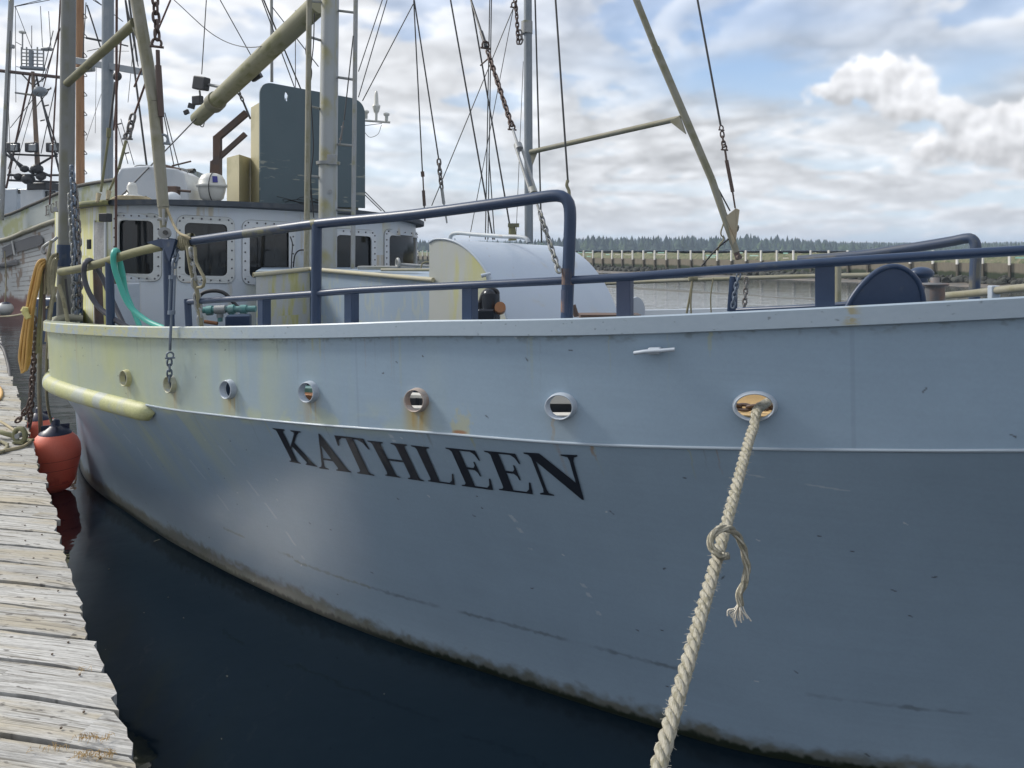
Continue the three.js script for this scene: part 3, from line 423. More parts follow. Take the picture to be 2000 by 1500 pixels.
  // small cleat on the bulwark
  { const [u, w] = hullHit(1281, 684, 0.1, 0.6), p = hullPt(u, w), xa = hullPt(u + 0.01, w).sub(p).normalize(), n = V3(0, 0, 0).crossVectors(xa, UP).normalize(); if (n.z < 0) n.negate(); const g1 = new RoundedBoxGeometry(0.05, 0.026, 0.03, 2, 0.008), g2 = tube([V3(-0.075, -0.006, 0.028), V3(-0.03, 0, 0.034), V3(0.03, 0.002, 0.034), V3(0.075, 0.004, 0.028)], 0.0075, 16, 8); g1.translate(0, 0, 0.018);
    const m = new THREE.Matrix4().makeBasis(xa, UP.clone(), n).setPosition(p); add('bulwark_cleat', [g1, g2].map(g => boxUV(g.applyMatrix4(m))), M.paleGrey, boat); }
  // the name, letter by letter, laid on the curved plating
  M.lettering = mat(0.014, 0.018, 0.028, 0.35);
  // roman capitals drawn in a unit box: thick stems, thin arms, bracketed serifs
  const GL = {
    E: [[0, 0], [.74, 0], [.80, .30], [.765, .30], [.70, .12], [.62, .045], [.33, .045], [.33, .48], [.50, .48], [.555, .42], [.565, .33], [.60, .33], [.60, .70], [.565, .70], [.555, .60], [.50, .535], [.33, .535], [.33, .955], [.60, .955], [.68, .89], [.72, .75], [.755, .75], [.74, 1], [0, 1], [0, .97], [.08, .955], [.12, .91], [.12, .09], [.08, .045], [0, .03]],
    H: [[0, 0], [.40, 0], [.40, .03], [.33, .05], [.31, .1], [.31, .475], [.69, .475], [.69, .1], [.67, .05], [.60, .03], [.60, 0], [1, 0], [1, .03], [.93, .05], [.91, .1], [.91, .9], [.93, .95], [1, .97], [1, 1], [.6, 1], [.6, .97], [.67, .95], [.69, .9], [.69, .53], [.31, .53], [.31, .9], [.33, .95], [.40, .97], [.4, 1], [0, 1], [0, .97], [.07, .95], [.09, .9], [.09, .1], [.07, .05], [0, .03]],
    L: [[0, 0], [.92, 0], [1, .32], [.955, .32], [.87, .12], [.76, .045], [.42, .045], [.42, .9], [.45, .95], [.55, .97], [.55, 1], [0, 1], [0, .97], [.1, .95], [.13, .9], [.13, .09], [.1, .045], [0, .03]],
    T: [[.26, 0], [.74, 0], [.74, .03], [.66, .05], [.62, .1], [.62, .95], [.75, .95], [.88, .88], [.95, .72], [1, .72], [.97, 1], [.03, 1], [0, .72], [.05, .72], [.12, .88], [.25, .95], [.38, .95], [.38, .1], [.34, .05], [.26, .03]],
    K: [[0, 0], [.42, 0], [.42, .03], [.34, .05], [.32, .1], [.32, .42], [.40, .50], [.66, .10], [.67, .06], [.60, .03], [.60, 0], [1, 0], [1, .03], [.95, .05], [.88, .11], [.54, .63], [.76, .87], [.88, .96], [.96, .97], [.96, 1], [.62, 1], [.62, .97], [.70, .95], [.69, .90], [.32, .485], [.32, .9], [.34, .95], [.42, .97], [.42, 1], [0, 1], [0, .97], [.08, .95], [.1, .9], [.1, .1], [.08, .05], [0, .03]],
    A: [[0, 0], [.31, 0], [.31, .03], [.22, .05], [.21, .09], [.265, .26], [.56, .26], [.62, .10], [.61, .05], [.54, .03], [.54, 0], [1, 0], [1, .03], [.93, .06], [.89, .12], [.53, 1], [.49, 1], [.14, .14], [.09, .06], [0, .03]],
    N: [[0, 0], [.30, 0], [.30, .03], [.20, .06], [.18, .14], [.18, .80], [.86, -.03], [.90, -.03], [.90, .86], [.93, .94], [1, .97], [1, 1], [.70, 1], [.70, .97], [.81, .94], [.83, .86], [.83, .36], [.30, 1], [0, 1], [0, .97], [.07, .95], [.11, .88], [.11, .14], [.09, .06], [0, .03]],
  };
  const glyph = ch => { const sh = new THREE.Shape(GL[ch].map(([x, y]) => new THREE.Vector2(x, y))); if (ch === 'A') sh.holes.push(new THREE.Path([[.285, .315], [.405, .66], [.535, .315]].map(([x, y]) => new THREE.Vector2(x, y)))); return sh; };
  // where the corners of each letter fall on the plating, found along lines of sight
  const name = 'KATHLEEN', box = [[[533, 835], [590, 842], [567, 901], [621, 911]], [[592, 842], [656, 850], [625, 914], [688, 922]], [[652, 849], [712, 856], [682, 921], [751, 931]], [[718, 859.5], [795, 867], [754, 928], [829, 939]], [[803, 868.5], [868, 876], [837.5, 939], [894, 947]], [[870.5, 873], [933, 879.5], [903.5, 948], [969, 957]], [[946, 879], [1012, 885.5], [976, 956], [1047, 965]], [[1023, 882.5], [1128, 887.5], [1057, 967], [1151, 976]]];
  const T = 'T', onHull = ([px, py]) => hullHit(px, py, 1.0, 1.6);
  name.split('').forEach((ch, i) => {
    const g = new THREE.ShapeGeometry(glyph(ch)); g.computeBoundingBox(); const bb = g.boundingBox, [tl, tr, bl, br] = box[i];
    const c = [tl, tr, bl, br].map(onHull), p = g.attributes.position, n = g.attributes.normal;
    for (let k = 0; k < p.count; k++) { const a = (p.getX(k) - bb.min.x) / (bb.max.x - bb.min.x), b = (bb.max.y - p.getY(k)) / (bb.max.y - bb.min.y); const u = lerp(lerp(c[0][0], c[1][0], a), lerp(c[2][0], c[3][0], a), b), w = lerp(lerp(c[0][1], c[1][1], a), lerp(c[2][1], c[3][1], a), b), e = 1e-3, q = hullPt(u, w); const N = hullPt(u + e, w).sub(hullPt(u - e, w)).cross(hullPt(u, w + e).sub(hullPt(u, w - e))).normalize(); if (N.z < 0) N.negate(); q.addScaledVector(N, 0.004); p.setXYZ(k, q.x, q.y, q.z); n.setXYZ(k, N.x, N.y, N.z); }
    add('letter', g, M.lettering, hull);
  });
}

//__B2S__
// ---- rails
const S = (name, geos, m, parent = boat) => add(name, (Array.isArray(geos) ? geos : [geos]).map(g => boxUV(g, 2)), m, parent);
const linkG = {};
function chain(pts, pitch, wire, m, parent = boat, name = 'chain') {        // separate links threaded along a line
  const c = new THREE.CatmullRomCurve3(pts, false, 'centripetal'), L = c.getLength(), n = Math.max(2, Math.round(L / pitch)), key = pitch + '_' + wire, b = baseOf(parent);
  if (!linkG[key]) { const l = pitch * 0.5 + wire, w = pitch * 0.36, P = []; for (let i = 0; i < 14; i++) { const a = i / 14 * 6.2832; P.push(V3(Math.cos(a) * w, Math.sin(a) * (l - w) * 0 + Math.sign(Math.sin(a)) * Math.max(0, l - w) * Math.min(1, Math.abs(Math.sin(a)) * 1.6) + Math.sin(a) * w, 0)); } linkG[key] = boxUV(new THREE.TubeGeometry(new THREE.CatmullRomCurve3(P, true), 22, wire, 6, true), 20); }
  const grp = new THREE.Group(); grp.name = name; parent.add(grp);
  for (let i = 0; i < n; i++) { const t = (i + 0.5) / n, p = c.getPointAt(t), d = c.getTangentAt(t), o = new THREE.Mesh(linkG[key], m); o.name = 'link'; o.position.copy(p.sub(b)); o.quaternion.setFromUnitVectors(V3(0, 1, 0), d).multiply(new THREE.Quaternion().setFromAxisAngle(V3(0, 1, 0), (i % 2) * 1.5708 + 0.5 + (((i * 7919) % 13) - 6) * 0.04)); o.castShadow = o.receiveShadow = true; grp.add(o); }
  return grp;
}
function turnbuckle(a, b, r, m, parent = boat) { const d = b.clone().sub(a), at = t => a.clone().addScaledVector(d, t), s = V3(-d.z, 0, d.x).normalize().multiplyScalar(r * 1.1); return S('turnbuckle', [bar(a, at(0.25), r * 0.45), bar(at(0.75), b, r * 0.45), bar(at(0.22).add(s), at(0.78).add(s), r * 0.5), bar(at(0.22).sub(s), at(0.78).sub(s), r * 0.5), bar(at(0.2), at(0.26), r * 1.5), bar(at(0.74), at(0.8), r * 1.5)], m, parent); }
function shackle(p, r, m, dir = V3(0, 1, 0), parent = boat) { const g = new THREE.TorusGeometry(r, r * 0.28, 8, 18, 4.4); g.rotateZ(-0.63); const pin = new THREE.CylinderGeometry(r * 0.3, r * 0.3, r * 3, 8); pin.rotateZ(1.5708); pin.translate(0, -r * 0.85, 0); const q = new THREE.Quaternion().setFromUnitVectors(V3(0, 1, 0), dir.clone().normalize()); for (const x of [g, pin]) { x.rotateY(0.5); x.applyQuaternion(q); x.translate(p.x, p.y, p.z); } return S('shackle', [g, pin], m, parent); }
const wires = (list, m, name = 'stay_wire') => list.forEach(([a, b, r]) => S(name, bar(a, b, r, r, 6), m));

{ // near side: tall pipe rail aft, low rail forward
  const rp = (px, py) => railPt(px, py);
  const upper = [[119, 531], [160, 524], [200, 513], [260, 494], [320, 480]].map(a => rp(...a)), upper2 = [[352, 474], [380, 470], [530, 449], [630, 436], [800, 420], [933, 403], [1040, 388], [1074, 383], [1092, 382.5], [1104, 387], [1111, 398], [1113.5, 415], [1112, 480], [1109, 560], [1107, 623]].map(a => rp(...a));
  const rail = S('upper_rail', tube(upper2, 0.0245, 150, 14, 0.3), M.navy); rail.userData.label = 'dark blue bent pipe rail';
  S('upper_rail', tube([rp(300, 484), rp(330, 477.5), rp(372, 471)], 0.0247, 20, 14), M.navyMoss); S('upper_rail', tube(upper, 0.028, 40, 14), M.mossPipe); S('upper_rail', tube([rp(480, 456), rp(540, 447.8), rp(620, 437)], 0.0249, 20, 14), M.navyMoss);
  for (const [x0, y0, x1, y1, r, m] of [[619, 438, 617, 634, 0.0255, M.navy], [214, 512, 216, 640, 0.027, M.navy], [328, 482, 331, 640, 0.03, M.navy]]) S('rail_post', bar(rp(x0, y0), rp(x1, y1), r, r, 14), m);
  // weld collar and rust on the bent post
  S('weld_patch', [bar(rp(1109.5, 524), rp(1109, 556), 0.0256, 0.0253, 14)], texMat(blotchTex([0.045, 0.055, 0.085], [0.16, 0.11, 0.09], 0.38, 0.56, 5, 8, 16, 0.3), 0.8)); S('weld_patch', [bar(rp(1108, 566), rp(1107, 610), 0.0250, 0.0248, 14)], texMat(blotchTex([0.04, 0.055, 0.10], [0.20, 0.12, 0.09], 0.5, 0.62, 5, 8, 17, 0.15), 0.6));
  const low = [[364, 590], [440, 585], [600, 574.5], [700, 567], [912, 557], [1100, 548], [1225, 541], [1400, 528], [1610, 513], [1800, 501], [2000, 489], [2200, 478], [2600, 460]].map(a => rp(...a));
  S('lower_rail', tube(low, 0.0165, 160, 12, 0.4), M.navy); S('lower_rail', bar(rp(366, 584), rp(369, 638), 0.02, 0.02, 10), M.navy);
  for (const [px, y0, y1, wd] of [[510, 580, 636, 0.047], [681, 568, 634, 0.05], [913, 558, 630, 0.052], [1218, 543, 619, 0.056], [1611, 514, 602, 0.064]]) {
    const a = rp(px, y0), b = rp(px, y1), u = uAt(px), t = hullPt(u + 0.02, 0).sub(hullPt(u - 0.02, 0)), g = new RoundedBoxGeometry(wd, a.y - b.y + 0.01, 0.014, 2, 0.004), g2 = new RoundedBoxGeometry(0.014, a.y - b.y, 0.045, 2, 0.004); g2.translate(wd / 2 - 0.008, 0, -0.024);
    const c = a.clone().add(b).multiplyScalar(0.5); for (const x of [g, g2]) frameAt(x, c, V3(t.x, 0, t.z), UP); S('rail_post', [g, g2], px === 1218 ? texMat(blotchTex([0.04, 0.055, 0.10], [0.15, 0.10, 0.08], 0.56, 0.66, 4, 6, 19, 0.12), 0.5) : M.navy);
  }
  // far side rails
  const fv = (px, py, dv = 4.35) => atV(px, py, dv);
  S('far_rail', tube([fv(1180, 554), fv(1240, 551), fv(1400, 545), fv(1560, 540), fv(1700, 537)], 0.018, 40, 10), M.galvMoss);
  S('rail_post', bar(fv(1433, 540), fv(1430, 608), 0.035, 0.045, 10), M.navy); S('rail_post', bar(fv(1637, 520, 4.1), fv(1637, 596, 4.1), 0.022, 0.022, 10), M.galvMoss);
  const bw = (px, py) => W(px, py, 4.3 - (px - 1500) * 0.0017); 
  S('bow_rail', tube([bw(1560, 508), bw(1680, 498), bw(1760, 487), bw(1860, 471), bw(1885, 466), bw(1897, 466), bw(1904, 474), bw(1906, 492), bw(1904, 540), bw(1903, 592)], 0.0245, 120, 12, 0.3), texMat(blotchTex([0.030, 0.05, 0.095], [0.12, 0.115, 0.095], 0.5, 0.68, 4, 5, 23, 0.15), 0.5));
  S('bow_rail', tube([W(1840, 578, 3.4), W(1900, 573, 3.2), W(1960, 566, 3.0), W(2060, 556, 2.8)], 0.016, 20, 10), M.galvMoss); S('rail_post', new RoundedBoxGeometry(0.035, 0.09, 0.03, 2, 0.004).translate(...W(1941, 580, 3.05).toArray()), M.paleGrey);
  S('inner_coaming', tube([W(1440, 606, 3.6), W(1592, 599, 3.3), W(1660, 594, 3.2)], 0.012, 12, 8), M.navy);
}
{ // winch forward: rounded side plate, drive head, small capstan
  const sh = new THREE.Shape(); sh.moveTo(-0.20, -0.25); sh.lineTo(-0.155, -0.06); sh.lineTo(-0.075, 0.045); sh.bezierCurveTo(-0.045, 0.078, 0.005, 0.09, 0.035, 0.08); sh.bezierCurveTo(0.085, 0.06, 0.112, 0.01, 0.118, -0.06); sh.lineTo(0.118, -0.25); sh.closePath();
  const g = new THREE.ExtrudeGeometry(sh, { depth: 0.015, bevelSize: 0.006, bevelThickness: 0.006, bevelSegments: 3, curveSegments: 20 }), c = W(1738, 562, 2.95); frameAt(g, c, V3(1, 0, 0.12), UP); S('winch_plate', g, M.navy);
  const rim = tube([[-0.20, -0.25], [-0.155, -0.06], [-0.075, 0.045], [-0.02, 0.078], [0.035, 0.078], [0.092, 0.03], [0.116, -0.06], [0.118, -0.25]].map(([x, y]) => V3(x, y, 0.018)), 0.011, 60, 8); frameAt(rim, c, V3(1, 0, 0.12), UP); S('winch_rim', rim, M.navy);
  const head = W(1800, 548, 3.2), hd = new THREE.SphereGeometry(0.05, 20, 12); hd.scale(1.0, 0.55, 0.8); hd.translate(head.x, head.y + 0.03, head.z); S('winch_drive', [hd, bar(head.clone().add(V3(-0.01, -0.16, 0)), head.clone().add(V3(-0.005, 0.03, 0)), 0.034, 0.028, 14)], M.navy);
  const cp = W(1826, 560, 3.05), prof = [[0, -0.16], [0.036, -0.16], [0.036, 0.0], [0.05, 0.006], [0.05, 0.014], [0.016, 0.016], [0.016, 0.036], [0, 0.036]].map(a => new THREE.Vector2(...a)), cg = new THREE.LatheGeometry(prof, 24); cg.translate(cp.x, cp.y, cp.z); S('capstan', cg, texMat(blotchTex([0.13, 0.135, 0.145], [0.19, 0.11, 0.075], 0.44, 0.6, 6, 6, 25, 0.15), 0.55));
}
{ // quarter-round hood over the reel, across the deck
  const v0 = 1.74, v1 = 2.92, pTop = atV(848, 468, v0), ax = atV(847, 560, v0), uB = 2.22, yT = pTop.y + LIST * v0, yB = 1.05, RU = 0.86, RY = yT - yB;
  const prof = [[0, yB], [0, yT - 0.02], [0.05, yT], [0.1, yT + 0.004]]; for (let i = 1; i <= 22; i++) { const a = i / 22 * Math.PI / 2; prof.push([0.12 + (RU - 0.12) * Math.sin(a), yB + (RY + 0.004) * Math.pow(Math.cos(a), 0.92)]); }
  const edge = v => prof.map(([u, y]) => B(uB + u, v, y)), a = edge(v0), b = edge(v1), shell = [];
  const P = [], N = (x, y, z) => P.push(x.x, x.y, x.z, y.x, y.y, y.z, z.x, z.y, z.z); for (let i = 0; i < a.length - 1; i++) { N(a[i], a[i + 1], b[i + 1]); N(a[i], b[i + 1], b[i]); }
  let sg = new THREE.BufferGeometry(); sg.setAttribute('position', new THREE.Float32BufferAttribute(P, 3));
  { const { mergeVertices, toCreasedNormals } = await import('three/addons/utils/BufferGeometryUtils.js'); sg = toCreasedNormals(mergeVertices(sg), 0.6); }
  const hoodTex = texture(512, 512, (i, j) => { const x = i / 512, y = j / 512; let c = mix3([0.38, 0.44, 0.52], [0.43, 0.49, 0.56], fbm(x * 3, y * 3, 4)); c = mix3(c, [0.42, 0.36, 0.24], sm(0.62, 0.76, fbm(x * 7 + 2, y * 9, 5)) * 0.35); return mix3(c, [0.22, 0.13, 0.08], sm(0.78, 0.82, fbm(x * 22 + 5, y * 30, 4)) * 0.8); });
  add('reel_hood', boxUV(sg, 0.9), texMat(hoodTex, 0.3), boat);
  const side = e => { const Q = []; const o = e[0].clone().setY(e[0].y); for (let i = 1; i < e.length - 1; i++) Q.push(o.x, o.y, o.z, e[i].x, e[i].y, e[i].z, e[i + 1].x, e[i + 1].y, e[i + 1].z); const g = new THREE.BufferGeometry(); g.setAttribute('position', new THREE.Float32BufferAttribute(Q, 3)); g.computeVertexNormals(); return boxUV(g, 0.9); };
  const sideTex = texture(512, 512, (i, j) => { const x = i / 512, y = j / 512, st = fbm(x * 14 + 3, y * 1.6, 5), f = fbm(x * 6, y * 6, 4); let c = mix3([0.43, 0.455, 0.45], [0.40, 0.41, 0.36], f); return mix3(c, [0.46, 0.45, 0.17], sm(0.5, 0.72, st) * (0.45 + 0.5 * f)); });
  add('hood_side', side(a), texMat(sideTex, 0.5), boat); add('hood_side', side(b), M.paleGrey, boat);
  S('hood_lip', tube(a.slice(1, -4), 0.009, 60, 6), M.paleGrey);
  const h = (px, py, v = 2.3) => atV(px, py, v); S('hood_handle', tube([h(879, 468), h(881, 460), h(890, 455.5), h(930, 458), h(980, 461.5), h(1022, 464), h(1030, 468), h(1032, 474)], 0.016, 60, 10, 0.3), texMat(blotchTex([0.40, 0.44, 0.47], [0.25, 0.20, 0.15], 0.55, 0.66, 6, 6, 33, 0.1), 0.5));
  // hydraulic motor and hoses on the hood's near side
  const q = (px, py, d = 4.55) => W(px, py, d); const body = new THREE.CylinderGeometry(0.055, 0.06, 0.20, 18); body.translate(...q(958, 606).toArray()); const cap = new THREE.SphereGeometry(0.045, 16, 10); cap.translate(...q(956, 578).toArray()); const blk = new RoundedBoxGeometry(0.10, 0.09, 0.09, 2, 0.012); blk.translate(...q(950, 618, 4.5).toArray());
  S('hydraulic_motor', [body, cap, blk], mat(0.022, 0.026, 0.034, 0.25, 0.3)); const br = new THREE.CylinderGeometry(0.032, 0.032, 0.07, 16); br.rotateX(1.3); br.translate(...q(977, 602, 4.45).toArray()); S('brass_fitting', br, M.copper);
  S('hydraulic_hose', tube([q(937, 622), q(938, 590), q(946, 570), q(958, 565), q(970, 568), q(973, 574)], 0.0115, 30, 8), M.rubber); S('hydraulic_hose', tube([q(930, 628), q(931, 600), q(938, 588)], 0.014, 16, 8), M.rubber);
  S('hood_latch', [bar(q(955, 548), q(953, 537), 0.014, 0.014, 10), bar(q(940, 539), q(958, 534), 0.012, 0.008, 8)], M.paleGrey);
  S('bent_pipe', bar(W(1119, 596, 3.3), W(1126, 618, 3.3), 0.012), M.rust); const ph = new THREE.BoxGeometry(0.28, 0.02, 0.12); ph.translate(...W(1190, 617, 3.6).toArray()); S('deck_plate', ph, M.rust);
  const fin = new THREE.CylinderGeometry(0.04, 0.04, 0.02, 20); fin.rotateX(1.5708); fin.scale(1, 1.6, 1); fin.translate(...W(1243, 606, 3.7).toArray()); S('deck_fairlead', fin, M.paleGrey);
}
{ // trunk cabin between hood and wheelhouse
  const p = [W(512, 535, 7.5), W(499, 535, 6.3), W(606, 525, 6.7), W(846, 546, 5.3), B(2.2, 3.4, 1.8), B(-0.4, 3.6, 1.8)]; const yT = q => CH - 0.0235 * Math.hypot(q.x - 0, q.z) * 0 - (0.150 + 0.012 * (q.x + 3)) - 0.01;
  const trunkTex = texture(512, 512, (i, j) => { const x = i / 512, y = j / 512; let c = mix3([0.24, 0.31, 0.395], [0.28, 0.35, 0.43], fbm(x * 3, y * 3, 4)); return mix3(c, [0.48, 0.46, 0.20], sm(0.52, 0.7, fbm(x * 12, y * 3 + 7, 5)) * 0.25); });
  S('trunk_cabin', prism(p, 1.0, yT), texMat(trunkTex, 0.45));
  const wallT = texture(512, 512, (i, j) => { const x = i / 512, y = j / 512, st = fbm(x * 16, y * 2.5, 5); let c = mix3([0.52, 0.53, 0.52], [0.47, 0.49, 0.49], fbm(x * 4, y * 4, 4)); c = mix3(c, [0.55, 0.52, 0.15], sm(0.40, 0.72, st) * 0.75); return mix3(c, [0.40, 0.39, 0.16], sm(0.62, 0.76, st) * 0.4); });
  { const a = W(500, 545, 6.28), b = W(605, 535, 6.67), g = new THREE.BufferGeometry(); const yb = 1.35, h = (yT(a) + yT(b)) / 2 - 0.02, V = [V3(a.x, yb, a.z), V3(b.x, yb, b.z), V3(b.x, h, b.z), V3(a.x, h, a.z)]; const Q = [0, 1, 2, 0, 2, 3].flatMap(i => V[i].toArray()); g.setAttribute('position', new THREE.Float32BufferAttribute(Q, 3)); g.computeVertexNormals(); g.translate(0.002, 0, 0.006); S('trunk_end', g, texMat(wallT, 0.5)); }
  const rimPts = [W(494, 537, 6.26), W(520, 534.5, 6.33), W(606, 525.5, 6.66), W(846, 546.5, 5.26)];
  S('trunk_rim', [tube(rimPts.slice(0, 3), 0.019, 24, 10), bar(rimPts[2], rimPts[3], 0.019, 0.016, 10)], texMat(blotchTex([0.46, 0.42, 0.28], [0.36, 0.35, 0.30], 0.4, 0.6, 5, 3, 37, 0.1), 0.7));
  // gear on the trunk top
  const bx = new RoundedBoxGeometry(0.5, 0.03, 0.12, 2, 0.008); frameAt(bx, W(760, 523, 6.3), V3(1, 0, 0.1), UP); S('anchor_stock', bx, M.galv); S('anchor_ring', frameAt(new THREE.TorusGeometry(0.035, 0.012, 8, 20), W(777, 514, 6.25), V3(0.5, 0, 1), UP), M.galv); S('anchor_shank', bar(W(780, 516, 6.25), W(838, 520, 6.2), 0.012), M.galv);
  S('coiled_line', tube([W(822, 524, 6.0), W(826, 514, 6.0), W(842, 512, 6.0), W(850, 520, 6.0)], 0.007, 16, 6), M.ropeDirty); S('pipe_on_trunk', bar(W(745, 527, 6.2), W(843, 527, 5.9), 0.012), M.galvMoss);
}
// ---- wheelhouse
const HP = [[-3.4, 0.98], [-1.75, 0.82], [-1.45, 0.82], [-1.18, 0.92], [-1.0, 1.12], [-0.85, 1.45], [-0.70, 2.0], [-0.62, 2.6], [-0.60, 3.2], [-0.66, 3.75], [-0.82, 4.08], [-1.15, 4.26], [-3.4, 4.15]];
const hc = new THREE.CatmullRomCurve3(HP.map(([u, v]) => V3(u, 0, v)), false, 'centripetal'), HL = hc.getLength(); hc.arcLengthDivisions = 600; hc.updateArcLengths();
function housePt(s, y, off = 0) { const t = clamp(s / HL), p = hc.getPointAt(t), d = hc.getTangentAt(t), n = V3(d.z, 0, -d.x); const q = B(p.x + n.x * off, p.z + n.z * off, 0); q.y = y - LIST * p.z; return q; }
const sAtPx = px => { let best = 0, bd = 1e9; for (let s = 1.6; s < HL - 1.5; s += 0.004) { const e = Math.abs(project(housePt(s, 2.2))[0] - px); if (e < bd) { bd = e; best = s; } } return best; };
{
  const roofY = v => 2.535 + 0.055 * (1 - ((v - 2.5) / 1.75) ** 2);
  const wins = [[232, 303, 428, 537], [358, 446, 434, 541], [484, 566, 443, 545], [654, 726, 458, 530], [757, 823, 460, 528]].map(([x0, x1, y0, y1]) => { const s0 = sAtPx(x0), s1 = sAtPx(x1), sm_ = (s0 + s1) / 2, q = housePt(sm_, 0), d = -q.z, off = q.y; return [s0, s1, CH - (y1 - HY) / F * d - off, CH - (y0 - HY) / F * d - off]; });
  const sSplit = sAtPx(222), top = s => { const p = hc.getPointAt(clamp(s / HL)); return roofY(p.z) - 0.03; };
  const sec = (a, b, y0, y1) => grid((s, t) => housePt(s, lerp(typeof y0 === 'function' ? y0(s) : y0, typeof y1 === 'function' ? y1(s) : y1, t)), range(a, b, Math.max(2, Math.ceil((b - a) / 0.05))), range(0, 1, 3), (s, t, p) => [s, p.y]);
  const fr = []; let at = sSplit;
  for (const [s0, s1, y0, y1] of wins) { fr.push(sec(at, s0, 1.0, top), sec(s0, s1, 1.0, y0), sec(s0, s1, y1, top)); at = s1; }
  fr.push(sec(at, HL, 1.0, top));
  const frontTex = texture(1024, 512, (i, j) => { const x = i / 1024 * 4, y = j / 512 * 2; let c = mix3([0.57, 0.615, 0.67], [0.53, 0.58, 0.64], fbm(x * 2, y * 2, 4)); c = mix3(c, [0.46, 0.36, 0.18], sm(0.58, 0.72, fbm(x * 13 + 3, y * 1.3, 5)) * 0.6); return mix3(c, [0.56, 0.54, 0.34], sm(0.56, 0.70, fbm(x * 5, y * 1.0 + 8, 4)) * 0.4); });
  const fm = texMat(frontTex, 0.35); frontTex.repeat.set(0.25, 0.5);
  const house = add('wheelhouse', fr, fm, boat);
  add('wheelhouse_side', sec(0, sSplit, 1.0, top), M.houseAlgae, boat);
  wins.forEach(([s0, s1, y0, y1], i) => {
    const rr = (sh, e, r) => { const a = s0 - e, b = s1 + e, c = y0 - e, d = y1 + e; sh.moveTo(a + r, c); sh.lineTo(b - r, c); sh.quadraticCurveTo(b, c, b, c + r); sh.lineTo(b, d - r); sh.quadraticCurveTo(b, d, b - r, d); sh.lineTo(a + r, d); sh.quadraticCurveTo(a, d, a, d - r); sh.lineTo(a, c + r); sh.quadraticCurveTo(a, c, a + r, c); return sh; };
    const sh = rr(new THREE.Shape(), 0.055, 0.085); sh.holes.push(rr(new THREE.Path(), -0.012, 0.055));
    const bend = (g, o) => { const p = g.attributes.position; for (let k = 0; k < p.count; k++) { const q = housePt(p.getX(k), p.getY(k), p.getZ(k) + o); p.setXYZ(k, q.x, q.y, q.z); } g.computeVertexNormals(); return g; };
    const shadowLine = rr(new THREE.Shape(), 0.0595, 0.09); shadowLine.holes.push(rr(new THREE.Path(), 0.03, 0.06)); add('frame_shadow_line', bend(new THREE.ExtrudeGeometry(shadowLine, { depth: 0.005, bevelEnabled: false, curveSegments: 6 }), 0.0005), M.galv, house);  // grey ring round each frame stands in for its thin shadow line
    const ft = i < 2 ? texMat(blotchTex([0.55, 0.57, 0.57], [0.36, 0.25, 0.15], 0.58, 0.68, 3, 3, 43, 0.05), 0.45) : M.white;
    add('window_frame', boxUV(bend(new THREE.ExtrudeGeometry(sh, { depth: 0.016, bevelEnabled: false, curveSegments: 6 }), 0.0015)), ft, house);
    const ps = grid((s, y) => housePt(s, y, -0.015), range(s0 - 0.03, s1 + 0.03, 8), range(y0 - 0.03, y1 + 0.03, 2)); add('window_pane', ps, M.glass, house);
    const bs = [], put = (s, y) => { const g = new THREE.SphereGeometry(0.0085, 8, 6), q = housePt(s, y, 0.019); g.translate(q.x, q.y, q.z); bs.push(g); }; const nx = 5, ny = 6, e = 0.03;
    for (let k = 0; k <= nx; k++) for (const y of [y0 - e, y1 + e]) put(lerp(s0, s1, k / nx), y); for (let k = 0; k <= ny; k++) for (const s of [s0 - e, s1 + e]) put(s, lerp(y0, y1, k / ny));
    const bm = add('frame_bolts', bs, M.bolt, house); bm.userData.kind = 'stuff';
  });
  // boarded side light, navigation lamp box, small vent, corner trim
  { const a = sAtPx(187), b = sAtPx(208), q = housePt((a + b) / 2, 0), d = -q.z, y0 = CH - (507 - HY) / F * d - q.y, y1 = CH - (434 - HY) / F * d - q.y; add('side_panel', sec(a, b, y0, y1).translate(...V3(0, 0, 0).toArray()), texMat(blotchTex([0.30, 0.30, 0.30], [0.38, 0.38, 0.37], 0.4, 0.6, 9, 9, 47, 0.3), 0.8), house); const o = house.children.at(-1), pos = o.geometry.attributes.position, nn = o.geometry.attributes.normal; for (let k = 0; k < pos.count; k++) { const sg = -1; pos.setXYZ(k, pos.getX(k) + -0.010, pos.getY(k), pos.getZ(k) + 0.010); }
    S('panel_trim', [tube([housePt(b, y0 - 0.02, 0.01), housePt(b, y1 + 0.02, 0.01)], 0.012, 4, 6), tube([housePt(a, y0 - 0.02, 0.01), housePt(a, y1 + 0.02, 0.01)], 0.008, 4, 6)], M.white, house);
    const lb = new RoundedBoxGeometry(0.085, 0.075, 0.07, 2, 0.008); frameAt(lb, W(206, 425, 6.72), V3(1, 0, 0.2), UP); S('navigation_lamp', lb, M.lampBlack); const lv = new RoundedBoxGeometry(0.03, 0.09, 0.03, 2, 0.006); frameAt(lv, W(174, 477, 6.95), V3(1, 0, 0.3), UP); S('door_latch', lv, M.lampBlack); }
  // roof with dark edge
  const out = range(0.5, HL - 0.5, 70).map(s => housePt(s, 0, 0.10)), vOf = p => -UD * 0 + (0.6921 * (p.x - OX) + 0.7218 * (-p.z - OD));
  const roof = S('roof', prism(out, p => roofY(vOf(p)) - LIST * vOf(p) - 0.048, p => roofY(vOf(p)) - LIST * vOf(p)), M.roofEdge);
